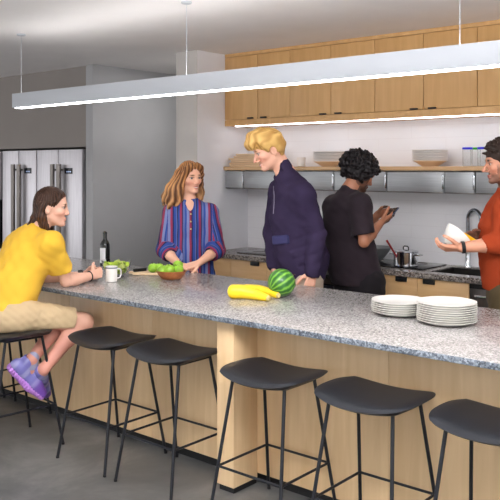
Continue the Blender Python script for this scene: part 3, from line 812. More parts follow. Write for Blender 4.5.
    def build(s, name, mat, root, tint=None, stripe=None):
        V, Q = s.mesh(); o0 = np.array(root.matrix_basis.translation if root is not None else (0, 0, 0))
        me = bpy.data.meshes.new(name); nv, nf = len(V), len(Q)
        me.vertices.add(nv); me.vertices.foreach_set('co', (V-o0).astype(np.float32).ravel())
        me.loops.add(nf*4); me.loops.foreach_set('vertex_index', Q.astype(np.int32).ravel())
        me.polygons.add(nf); me.polygons.foreach_set('loop_start', np.arange(0, nf*4, 4, dtype=np.int32))
        me.update(calc_edges=True); me.validate()
        me.polygons.foreach_set('use_smooth', np.ones(len(me.polygons), bool))
        me.materials.append(mat)
        if tint is not None:
            c = tint(V) if callable(tint) else np.tile(lin(tint), (nv, 1))
            at_ = me.color_attributes.new('tint', 'FLOAT_COLOR', 'POINT')
            at_.data.foreach_set('color', np.concatenate([c, np.ones((nv, 1))], 1).astype(np.float32).ravel())
        if stripe is not None:
            at_ = me.attributes.new('stripe', 'FLOAT', 'POINT'); at_.data.foreach_set('value', stripe(V).astype(np.float32))
        o = bpy.data.objects.new(name, me); COL.objects.link(o); o.parent = root
        return o

class Head:
    def __init__(s, c, fwd, up=(0, 0, 1), sc=1.0):
        s.c = np.asarray(c, float); s.y = unit(fwd); s.x = unit(np.cross(s.y, up)); s.z = np.cross(s.x, s.y); s.s = sc
        s.ax = np.array([s.x, s.y, s.z])
    def p(s, x, y, z): return s.c+s.s*(x*s.x+y*s.y+z*s.z)
    def loc(s, P): return ((P-s.c) @ s.ax.T)/s.s
    def r(s, *a): return np.array(a)*s.s
    def skull(s, F, neck, jaw=1.0, nose=1.0, neck_r=.05, smile=False, femme=False):
        k = s.s
        F.ell(s.p(0, -.012, .03), s.r(.073, .092, .086), s.ax, k=.01)
        F.ell(s.p(0, .022, -.03), s.r(.060*jaw, .060, .085), s.ax, k=.03)
        for sx in (-1, 1):
            F.cone(s.p(sx*.046*jaw, -.005, -.058), s.p(sx*.016, .060, -.098), .017*k, .015*k, k=.022)
            F.ell(s.p(sx*.040, .050, -.026), s.r(.022, .024, .019), s.ax, k=.02)
        F.ell(s.p(0, .070, -.099), s.r(.019, .018, .016), s.ax, k=.016)
        F.cone(s.p(-.034, .070, .020), s.p(.034, .070, .020), .013*k, k=.014)
        for sx in (-1, 1): F.ell(s.p(sx*.032, .097, .0), s.r(.017, .018, .010), s.ax, k=.012, op='-')
        F.cone(s.p(0, .079, .008), s.p(0, .102*nose, -.034), .0075*k, .0100*k, k=.010)
        for sx in (-1, 1): F.ell(s.p(sx*.011, .090, -.040), s.r(.009, .011, .007), s.ax, k=.006)
        F.ell(s.p(0, .080, -.066), s.r(.021, .011, .006), s.ax, k=.006)
        F.ell(s.p(0, .078, -.077), s.r(.018, .011, .0065), s.ax, k=.006)
        for sx in (-1, 1):
            F.ell(s.p(sx*.075, -.014, -.016), s.r(.008, .019, .031), s.ax, k=.006)
            F.ell(s.p(sx*.083, -.008, -.014), s.r(.006, .010, .017), s.ax, k=.004, op='-')
        F.cone(s.p(0, -.028, -.06), neck, neck_r, neck_r*1.12, k=.03)
    def tint(s, base, lips, brow, shade=None, beard=None, teeth=False, lash=(60, 42, 36), brow_w=.006, blush=(205, 120, 105), smile=0.0):
        base = lin(base); lips = lin(lips); brow = lin(brow); lash = lin(lash); bl = lin(blush)
        def g(L, c, r):
            d = (((L-np.array(c))/np.array(r))**2).sum(1); return np.clip(1.6*np.exp(-d)-.25, 0, 1)[:, None]
        def f(P):
            L = s.loc(P); c = np.tile(base, (len(P), 1))
            c = c*(1+.05*vnoise(P, 90, 3))[:, None]
            front = (L[:, 1] > .02)[:, None]
            LL = L.copy(); LL[:, 2] -= smile*np.maximum(np.abs(L[:, 0])-.006, 0)*.35
            def mixin(col, w): 
                nonlocal c
                w = np.clip(w*front, 0, 1); c = c*(1-w)+col*w
            for sx in (-1, 1):
                mixin(bl, .35*g(L, (sx*.04, .06, -.04), (.026, .05, .022)))
            mixin(bl, .3*g(L, (0, .105, -.038), (.016, .02, .012)))
            if beard is not None:
                w = ((L[:, 2] < -.045+.02*np.abs(L[:, 0])/.05) & (L[:, 1] > -.02) & (L[:, 2] > -.135))
                e_ = np.clip((-.048-L[:, 2])/.02, 0, 1)+.8*(g(L, (0, .09, -.056), (.024, .03, .006))[:, 0])
                e_ = np.where((L[:, 1] > .0), e_, 0); e_ = np.where(np.abs(L[:, 0]) > .05, np.clip((-.0-L[:, 2])/.03, 0, .8)*(L[:, 1] < .045), e_)
                w2 = np.clip(e_, 0, 1)[:, None]*beard[1]; c = c*(1-w2)+lin(beard[0])*w2
            mixin(lips, g(LL, (0, .088, -.066), (.021, .03, .0055))); mixin(lips, g(LL, (0, .088, -.077), (.018, .03, .006)))
            if teeth: mixin(lin((240, 234, 226)), g(LL, (0, .088, -.0705), (.019, .03, .0036)))
            else: mixin(lips*.35, g(LL, (0, .088, -.0712), (.020, .03, .0018)))
            for sx in (-1, 1):
                mixin(brow, g(L, (sx*.032, .08, .0215), (.018, .03, brow_w)))
                mixin(lash, .9*g(L, (sx*.033, .08, .0062), (.018, .03, .0050)))
                mixin(base*.62, .5*g(L, (sx*.032, .08, .0), (.02, .03, .011)))
                mixin(lash, .7*g(L, (sx*.010, .1, -.0455), (.005, .012, .0028)))
            return c
        return f
    def eyes(s, root, iris=(60, 44, 34), gaze=(0, 1, 0)):
        gz = unit(s.ax.T @ np.array(gaze, float))
        for sx in (-1, 1):
            c = s.p(sx*.032, .0655, 0); F = Field(.0018)
            F.ell(c, np.array([.0122]*3)*s.s, k=0)
            def tint(P, c=c):
                d = unit_rows(P-c) @ gz; col = np.tile(lin((196, 178, 168)), (len(P), 1))
                col[d > .80] = lin(iris); col[d > .965] = lin((8, 8, 8)); return col
            F.build('eye', M['eye_white'], root, tint)
def unit_rows(v): return v/np.maximum(np.linalg.norm(v, axis=1, keepdims=True), 1e-9)

def hand(F, wrist, d, n, th, curl=(.35, .5, .4), sc=1.0, thumb=.6, spread=.06):
    """five fingers on a palm: d finger direction, n the way the palm faces, th the thumb side"""
    wrist = np.asarray(wrist, float); d = unit(d); n = unit(n-np.dot(n, d)*d); t = unit(th-np.dot(th, d)*d-np.dot(th, n)*n)
    offs = [.027, .009, -.009, -.026]; ln = [.072, .081, .075, .058]; kn = [.084, .088, .084, .076]
    for i in range(4):
        F.cone(wrist+t*offs[i]*.55*sc+d*.005, wrist+(d*kn[i]+t*offs[i])*sc, .0155*sc, .0108*sc, k=.010)
    for i in range(4):
        p = wrist+(d*kn[i]+t*offs[i])*sc; a = 0; dd = unit(d+t*spread*(1.5-i)/1.5)
        for j, (fr, cu) in enumerate(zip((.46, .30, .24), curl)):
            a += cu*(1+.08*i); v = dd*math.cos(a)+n*math.sin(a); q = p+v*ln[i]*fr*sc
            F.cone(p, q, (.0092-.0009*j)*sc, (.0086-.0010*j)*sc, k=.0022); p = q
    p = wrist+(d*.018+t*.026+n*.008)*sc
    v1 = unit(t*.75+d*.65+n*.35*thumb); q = p+v1*.042*sc; F.cone(p, q, .0145*sc, .0115*sc, k=.008)
    v2 = unit(t*.35+d*.8+n*.6*thumb); r2 = q+v2*.032*sc; F.cone(q, r2, .0108*sc, .0098*sc, k=.003)
    v3 = unit(t*.1+d*.85+n*.6*thumb); F.cone(r2, r2+v3*.026*sc, .0098*sc, .0078*sc, k=.003)

def mk_person(label, pelvis, group=None):
    return thing('person', label, 'person', (float(pelvis[0]), float(pelvis[1]), 0), 0, group)
def folds(amp, f, seed, d=None):
    def g(P):
        a = vnoise(P*np.array([1, 1, .55]), f, seed); b2 = vnoise(P*np.array([1, 1, 1.6]), f*2.1, seed+5)
        return amp*(a*np.abs(a)+.45*b2)
    return g
def leg_tubes(F, hip, knee, ank, r=(.085, .056, .04)):
    F.cone(hip, knee, r[0], r[1], k=.03); mid = knee*.68+ank*.32
    F.cone(knee, ank, r[1]*.92, r[2]*.85, k=.02); return mid
def stand_leg(pel, side, knee_fwd=0.0, foot_fwd=None, fl=None, spread=.085):
    hip = pel+side*.085; kn = np.array([pel[0], pel[1], .5])+side*spread+fl*knee_fwd; an = np.array([pel[0], pel[1], .085])+side*spread
    return hip, kn, an
def shoe_pair(root, feet, fwd, col, sole):
    for an in feet:
        F = Field(.006); g0 = np.array([an[0], an[1], 0.0])
        F.cone(g0-fwd*.05+U_*.055, g0+fwd*.10+U_*.045, .042, .042, k=.02); F.cone(g0+fwd*.10+U_*.045, g0+fwd*.16+U_*.038, .042, .034, k=.02)
        F.cone(g0-fwd*.02+U_*.06, g0-fwd*.02+U_*.10, .045, .042, k=.02); F.cut((0, 0, .012), (0, 0, -1))
        sh = F.build('shoe', M['shoe'], root, col)
        G = Field(.006); G.cone(g0-fwd*.05+U_*.02, g0+fwd*.16+U_*.02, .043, .038, k=.01); G.cut((0, 0, .022), (0, 0, 1)); G.cut((0, 0, 0.001), (0, 0, -1))
        so = G.build('sole', M['shoe'], root, sole); so.parent = sh

# ================================================================== 1. seated woman in yellow
def seated_woman():
    pel = at(10, 313, 4.64); neck = at(39, 229, 4.84); chest = at(27, 256, 4.77)
    root = mk_person('woman in yellow t-shirt and khaki shorts sitting at the island', pel)
    X = np.array([1.0, 0, 0]); Y = np.array([0, 1.0, 0])
    hd = Head(at(52.5, 206.5, 4.86), R_*.985+F_*.10-U_*.10, unit(U_+R_*.05), 1.03)
    shR, shL = at(51, 243, 4.71), at(17, 247, 4.90)
    elR, wrR = at(66, 281, 4.84), at(91, 276, 5.00)
    elL, wrL = at(48, 279, 5.06), at(83, 275.5, 5.13)
    hipR, kneeR, anR = at(20, 315, 4.59), at(83, 322, 4.78), at(44, 369, 4.60)
    hipL, kneeL, anL = at(0, 313, 4.71), at(66, 318, 4.89), at(32, 359, 4.60)
    F = Field(.004)
    F.chain([pel, at(15, 292, 4.69), chest, at(34, 240, 4.82)], [.11, .09, .09, .07], k=.03)
    F.cone(shR, shL, .045, k=.04)
    hd.skull(F, neck, jaw=.94, nose=.95, neck_r=.047)
    F.cone(neck, at(35, 238, 4.82), .055, .075, k=.03)
    F.cone(shR, elR, .046, .037, k=.02); F.cone(elR, elR*.65+wrR*.35, .036, .040, k=.012); F.cone(elR*.65+wrR*.35, wrR, .040, .0255, k=.015)
    F.cone(shL, elL, .046, .037, k=.02); F.cone(elL, elL*.65+wrL*.35, .036, .040, k=.012); F.cone(elL*.65+wrL*.35, wrL, .040, .0255, k=.015)
    # clasped hands: the near fist over the far one
    dR = unit(wrR-elR)
    hand(F, wrR+dR*.006, unit(dR*.95+U_*.12), unit(-R_*.55+F_*.8), unit(U_+F_*.4), curl=(1.0, 1.1, .6), sc=.95, thumb=1.2)
    dL = unit(wrL-elL)
    hand(F, wrL+dL*.010, unit(dL*.9-F_*.12), unit(-F_*.75-R_*.35), U_, curl=(1.0, 1.1, .6), sc=.93, thumb=1.6)
    for h, k_, a in ((hipR, kneeR, anR), (hipL, kneeL, anL)):
        F.cone(h, k_, .082, .056, k=.03); F.ell(k_+unit(k_-h)*.012, (.054, .054, .056), k=.02)
        c = k_*.66+a*.34; back = -unit(k_-h)
        F.cone(k_, c+back*.008, .050, .052, k=.02); F.cone(c+back*.008, a, .050, .033, k=.02)
    heelL, toeL = at(16, 366, 4.58), at(41.5, 393, 4.66); heelR, toeR = at(33, 377, 4.68), at(46, 393, 4.80)
    F.cone(anL, (heelL+toeL)/2, .033, .03, k=.02); F.cone(anR, (heelR+toeR)/2, .033, .03, k=.02)
    skin = hd.tint((226, 176, 152), (198, 118, 110), (92, 62, 46))
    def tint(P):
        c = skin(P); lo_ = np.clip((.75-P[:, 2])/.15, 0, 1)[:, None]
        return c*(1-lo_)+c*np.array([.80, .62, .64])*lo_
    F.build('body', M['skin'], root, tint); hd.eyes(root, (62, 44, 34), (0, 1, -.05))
    # hair: chin-length, tucked behind the ear
    G = Field(.0045)
    G.ell(hd.p(0, -.016, .034), hd.r(.081, .098, .089), hd.ax, k=.01)
    G.ell(hd.p(0, -.062, -.03), hd.r(.070, .052, .095), hd.ax, k=.03)
    for sx in (-1, 1):
        G.chain([hd.p(sx*.070, -.052, .0), hd.p(sx*.072, -.052, -.06), hd.p(sx*.062, -.032, -.112), hd.p(sx*.05, .0, -.142)], [.026, .028, .024, .012], k=.02)
        G.chain([hd.p(sx*.055, .045, .075), hd.p(sx*.072, .035, .045), hd.p(sx*.078, .005, .022)], [.016, .012, .010], k=.02)
    G.cone(hd.p(0, -.09, -.09), hd.p(0, -.105, -.145), .04, .018, k=.02); G.cone(hd.p(.03, -.1, -.1), hd.p(.035, -.135, -.135), .025, .008, k=.01)
    G.ell(hd.p(0, .147, -.034), hd.r(.24, .128, .124), hd.ax, k=.01, op='-')
    for sx in (-1, 1): G.ell(hd.p(sx*.088, .012, -.032), hd.r(.030, .046, .045), hd.ax, k=.008, op='-')
    def strand(P):
        L = hd.loc(P); th = np.arctan2(L[:, 0], L[:, 1]+.02)
        return .0022*np.sin(th*34+L[:, 2]*18+2*np.sin(L[:, 2]*40))+.0012*np.sin(th*71+L[:, 2]*30)
    G.disp.append(strand)
    def htint(P):
        L = hd.loc(P); th = np.arctan2(L[:, 0], L[:, 1]+.02); w = (.5+.5*np.sin(th*40+L[:, 2]*20))[:, None]
        low = np.clip(-L[:, 2]/.12, 0, 1)[:, None]
        return lin((42, 27, 20))*(1-w)+lin((76, 50, 36))*w+low*w*lin((90, 60, 40))*.25
    G.build('hair', M['hair'], root, htint)
    # t-shirt
    S = Field(.006)
    S.chain([at(8, 312, 4.64), at(14, 290, 4.69), at(25, 262, 4.77), at(33, 243, 4.82)], [.152, .148, .148, .110], k=.04, sq=(unit(Y), .88))
    S.cone(shR, shL, .066, .070, k=.06); S.cone(at(35, 238, 4.83), at(38, 230, 4.845), .085, .066, k=.04)
    S.cone(at(26, 250, 4.84), at(14, 285, 4.75), .13, .14, k=.06)
    for a, c in ((shR, elR), (shL, elL)):
        h = a*.30+c*.70; n_ = unit(c-a)
        S.cone(a, h+n_*.03, .070, .071, k=.05, cap=(h, n_)); S.cone(h-n_*.006, h+n_*.05, .057, .060, k=.004, op='-')
    S.cone(neck-unit(hd.c-neck)*.005, hd.p(0, -.03, -.07), .0575, .056, k=.008, op='-')
    S.disp.append(folds(.013, 32, 2))
    S.build('t_shirt', M['cloth'], root, lambda P: np.tile(lin((222, 176, 58)), (len(P), 1))*(1+.03*vnoise(P, 30, 2))[:, None])
    # shorts
    S = Field(.006)
    S.ell(pel-U_*.02, (.175, .15, .115), k=.03)
    for h, k_ in ((hipR, kneeR), (hipL, kneeL)):
        e_ = h*.17+k_*.83; n_ = unit(k_-h); S.cone(h+U_*.002, e_+n_*.04, .094, .078, k=.035, cap=(e_, n_))
        S.cone(e_-n_*.012, e_+n_*.12, .066, .075, k=.004, op='-')
    S.disp.append(folds(.010, 46, 9))
    sz = .690
    S.cut((0, 0, sz), (0, 0, -1))
    S.build('shorts', M['cloth'], root, lambda P: np.tile(lin((190, 166, 130)), (len(P), 1))*(1+.06*vnoise(P, 60, 4))[:, None])
    # shoes
    for hl, to, an in ((heelL, toeL, anL), (heelR, toeR, anR)):
        ax_ = unit(to-hl); nrm = unit((an-hl)-np.dot(an-hl, ax_)*ax_); side = np.cross(ax_, nrm)
        F = Field(.0045)
        F.cone(hl+nrm*.008, hl*.35+to*.65+nrm*.012, .041, .043, k=.02, sq=(side, .95)); F.cone(hl*.35+to*.65+nrm*.010, to, .043, .032, k=.02)
        F.cone(hl*.8+to*.2+nrm*.02, an*.75+hl*.25, .044, .041, k=.02)
        F.cone(hl*.45+to*.55+nrm*.02, an*.6+to*.4, .030, .026, k=.02)
        F.cone(an*.9+hl*.1, an+unit(an-(hl+to)/2)*.06, .031, .033, k=.006, op='-')
        def stint(P, hl=hl, ax_=ax_, nrm=nrm):
            t = (P-hl) @ ax_; u = (P-hl) @ nrm; w = (.5+.5*np.tanh((vnoise(P, 130, 8)+.1)*4))[:, None]
            c = lin((108, 104, 168))*w+lin((150, 148, 190))*(1-w); q = np.clip((t-.12)/.08, 0, 1)[:, None]
            return c*(1-q)+lin((110, 70, 160))*q
        sh = F.build('shoe', M['shoe'], root, stint)
        G = Field(.0045)
        G.cone(hl-nrm*.028, hl*.4+to*.6-nrm*.024, .040, .045, k=.015, sq=(nrm, .6)); G.cone(hl*.4+to*.6-nrm*.024, to-nrm*.014, .045, .035, k=.015, sq=(nrm, .6))
        G.disp.append(lambda P: .0022*np.sin((P @ ax_)*330))
        so = G.build('sole', M['shoe'], root, lambda P: np.tile(lin((178, 122, 200)), (len(P), 1))*(1+.1*vnoise(P, 120, 2))[:, None]); so.parent = sh
        lc = MB()
        for k in range(4):
            c = hl*.5+to*.5+nrm*(.050-.006*k)+ax_*(.008+.018*k)
            lc.tube([tuple(c-side*.022-nrm*.008-np.array(root.location)), tuple(c-np.array(root.location)), tuple(c+side*.022-nrm*.008-np.array(root.location))], .0035, 6)
        lo_ = lc.build('laces', plain('lilac laces', (150, 140, 196), .8), root); lo_.parent = sh
        for t_ in (1, -1):
            pass
        # short sock cuff
        K = Field(.0045); K.cone(an*.7+(hl+to)/2*.3, an+unit(kneeR-anR)*.012, .037, .036, k=.0); K.build('sock', M['cloth'], root, (150, 152, 176))
    # wristbands
    q = MB(); c = wrR-dR*.012; u1 = unit(np.cross(dR, U_)); u2 = np.cross(dR, u1); o0 = np.array(root.location)
    q.tube([tuple(c+(u1*math.cos(t*PI/12)+u2*math.sin(t*PI/12))*.0305-o0) for t in range(24)], .0038, 8, True); br = q.build('bracelet', M['black'], root); br['label'] = 'thin dark braided bracelet'
    c = wrL-dL*.014; u1 = unit(np.cross(dL, U_)); u2 = np.cross(dL, u1); q = MB()
    for w_ in (-.007, -.0023, .0023, .007): q.tube([tuple(c+dL*w_+(u1*math.cos(t*PI/12)+u2*math.sin(t*PI/12))*.0305-o0) for t in range(24)], .0034, 8, True)
    st = q.build('watch_strap', M['black'], root)
    F = Field(.003); F.box(c-F_*.012+U_*.028, (.017, .019, .006), np.array([dL, np.cross(unit(U_-F_*.3), dL), unit(U_-F_*.3)]), .004); F.build('watch_case', M['screen'], root).parent = st
seated_woman()

# ================================================================== 2. woman in the striped tunic
def striped_woman():
    pel = at(191, 284, 5.85)
    root = mk_person('smiling woman with long auburn hair in a striped tunic behind the island', pel)
    hd = Head(at(190.2, 177.5, 5.83), -F_*.80+R_*.60-U_*.05, unit(U_-R_*.03), 1.0)
    f0 = unit(-F_+R_*.12); rt = unit(np.cross(f0, U_))       # her right is camera left
    neck = at(189.5, 203, 5.84)
    shA, shB = at(171.5, 212, 5.84), at(210, 212, 5.80)
    elA, elB = at(164.5, 250, 5.80), at(217, 250, 5.76)
    wrA, wrB = at(179.5, 265, 5.60), at(199, 263, 5.57)
    F = Field(.004)
    F.chain([pel, at(191, 252, 5.85), at(190.5, 225, 5.84), at(190, 210, 5.84)], [.12, .095, .11, .08], k=.04, sq=(F_, .75))
    F.cone(shA, shB, .042, k=.04)
    hd.skull(F, neck, jaw=.93, neck_r=.045); F.cone(neck, at(190, 211, 5.84), .052, .08, k=.03)
    for sh, el, wr in ((shA, elA, wrA), (shB, elB, wrB)):
        F.cone(sh, el, .043, .034, k=.02); F.cone(el, el*.6+wr*.4, .035, .037, k=.012); F.cone(el*.6+wr*.4, wr, .037, .024, k=.015)
    dA, dB = unit(wrA-elA), unit(wrB-elB)
    hand(F, wrA+dA*.008, unit(R_*.9-U_*.12-F_*.25), unit(-U_*.8+F_*.4), -F_-R_*.2, curl=(.25, .45, .4), sc=.95, thumb=.4)
    hand(F, wrB+dB*.008, unit(-R_*.85-U_*.22-F_*.2), unit(-U_*.7-F_*.1+F_*.5), -F_+R_*.1, curl=(.3, .5, .4), sc=.95, thumb=.4)
    side = rt; feet = []
    for sg in (-1, 1):
        hip, kn, an = stand_leg(pel, side*sg, .01, None, f0); F.cone(hip, kn, .085, .055, k=.03); F.cone(kn, an, .054, .036, k=.02); F.cone(an, an+f0*.1-U_*.05, .034, .028, k=.02); feet.append(an)
    F.build('body', M['skin'], root, hd.tint((232, 178, 150), (206, 96, 96), (120, 78, 48), teeth=True, smile=1.0, blush=(220, 120, 100)))
    hd.eyes(root, (74, 84, 96), (.1, 1, 0))
    # long wavy hair
    G = Field(.0045)
    G.ell(hd.p(0, -.016, .036), hd.r(.082, .099, .091), hd.ax, k=.01)
    def lock(pts, rs): G.chain([hd.p(*p) for p in pts], rs, k=.018)
    for i in range(7):
        a = -.9+i*.3
        lock([(.07*math.sin(a*1.5), -.06, .03), (.085*math.sin(a*1.6), -.075, -.05), (.095*math.sin(a*1.6)+.01*math.sin(i*2), -.075, -.13), (.10*math.sin(a*1.6)+.01*math.sin(i*3), -.06, -.19+.012*math.cos(i*2.3))], [.03, .036, .032, .015])
    for sx in (-1, 1):
        lock([(sx*.02, .070, .105), (sx*.058, .058, .075), (sx*.078, .028, .02), (sx*.084, .004, -.05), (sx*.088, .0, -.11), (sx*.080, .012, -.165)], [.014, .018, .02, .024, .025, .012])
        lock([(sx*.076, -.03, .03), (sx*.092, -.03, -.05), (sx*.100, -.022, -.12), (sx*.10, -.008, -.19)], [.028, .034, .034, .016])
    # fuller on her right side, falling on the shoulder
    lock([(.078, .0, .0), (.105, -.02, -.07), (.118, -.02, -.13), (.125, -.01, -.20)], [.024, .034, .036, .016])
    lock([(.08, -.03, -.02), (.125, -.045, -.10), (.15, -.045, -.17), (.165, -.03, -.225)], [.03, .038, .034, .014])
    lock([(.07, -.05, .0), (.12, -.09, -.08), (.155, -.10, -.15), (.18, -.09, -.20)], [.03, .036, .03, .012])
    G.ell(hd.p(0, .118, -.030), hd.r(.074, .082, .118), hd.ax, k=.01, op='-')
    def strand(P):
        L = hd.loc(P); th = np.arctan2(L[:, 0], L[:, 1]+.03)
        return .003*np.sin(th*24+L[:, 2]*30+3*np.sin(L[:, 2]*32))+.0016*np.sin(th*53-L[:, 2]*60)
    G.disp.append(strand)
    def htint(P):
        L = hd.loc(P); th = np.arctan2(L[:, 0], L[:, 1]+.03); w = np.clip(.5+.5*np.sin(th*26+L[:, 2]*34+2*np.sin(L[:, 2]*30))+.25*vnoise(P, 60, 1), 0, 1)[:, None]
        low = np.clip((.06-L[:, 2])/.2, 0, 1)[:, None]
        return (lin((96, 58, 34))*(1-w)+lin((190, 134, 84))*w)*(1-.3*low)+lin((222, 174, 122))*.35*low*w
    G.build('hair', M['hair'], root, htint)
    # tunic
    S = Field(.005)
    S.chain([at(191, 305, 5.86), at(191, 280, 5.86), at(191, 250, 5.85), at(190.5, 222, 5.84), at(190.5, 213, 5.84)], [.185, .175, .160, .155, .115], k=.04, sq=(f0, .70))
    S.cone(shA, shB, .058, k=.05); S.cone(neck-U_*.03, neck-U_*.012, .078, .064, k=.03)
    cuffs = []
    for sh, el, wr in ((shA, elA, wrA), (shB, elB, wrB)):
        S.cone(sh, el, .062, .062, k=.035); q = el*.80+wr*.20; S.cone(el, q, .062, .056, k=.02)
        ax_ = unit(wr-el)
        S.cone(q-ax_*.018, q+ax_*.012, .060, .060, k=.004); S.cone(q+ax_*.010, q+ax_*.08, .042, .05, k=.004, op='-')
        cuffs.append((sh, el, wr))
    S.cone(neck-U_*.012, hd.p(0, -.02, -.08), .056, .058, k=.006, op='-')
    S.cone(neck+f0*.06, at(190.8, 216, 5.70), .030, .008, k=.006, op='-')
    S.disp.append(folds(.006, 38, 21))
    lat = unit(np.cross(U_, f0))*1.0
    def stripe(P):
        s0 = (P-neck) @ lat+.025; out = s0.copy()
        for sg, (sh, el, wr) in zip((-1, 1), cuffs):
            ba = el-sh; t = np.clip(((P-sh) @ ba)/(ba @ ba), 0, 1); v = P-sh-t[:, None]*ba; dist = np.linalg.norm(v, axis=1)
            beyond = (np.abs((P-neck) @ lat) > .165)
            pr = unit(np.cross(ba, f0)); out = np.where(beyond & (dist < .1), (v @ pr)+.05*sg+.02+.35*t*.05, out)
            bb = wr-el; t2 = ((P-el) @ bb)/(bb @ bb); v2 = P-el-np.clip(t2, 0, 1)[:, None]*bb
            d2 = np.linalg.norm(v2, axis=1); cu = (t2 > .02) & (d2 < .085) & ((P-pel) @ f0 > .05)
            out = np.where(cu, t2*.26+.01, out)
        return out+.003*vnoise(P, 50, 4)
    tn = S.build('tunic', M['stripe'], root, None, stripe)
    # placket buttons
    o0 = np.array(root.location)
    for k in range(3):
        c = at(190.8, 214+k*7.5, 5.725-.004*k); q = MB(); q.lathe([(0, 0), (.006, 0), (.006, .003), (0, .0035)], seg=12)
        q.xform(Matrix.Translation(Vector(c-o0)) @ Vector((0, 0, 1)).rotation_difference(Vector(f0)).to_matrix().to_4x4()).build('button', M['squash_tip'], root).parent = tn
    T = Field(.007)
    T.ell(pel-U_*.03, (.16, .12, .12), np.array([rt, f0, U_]), k=.03)
    for sg in (-1, 1):
        hip, kn, an = stand_leg(pel, side*sg, .01, None, f0); T.cone(hip, kn, .098, .07, k=.03); T.cone(kn, an+U_*.01, .07, .058, k=.03)
    T.build('trousers', M['cloth'], root, (46, 52, 74))
    shoe_pair(root, feet, f0, (60, 50, 44), (200, 196, 190))
striped_woman()

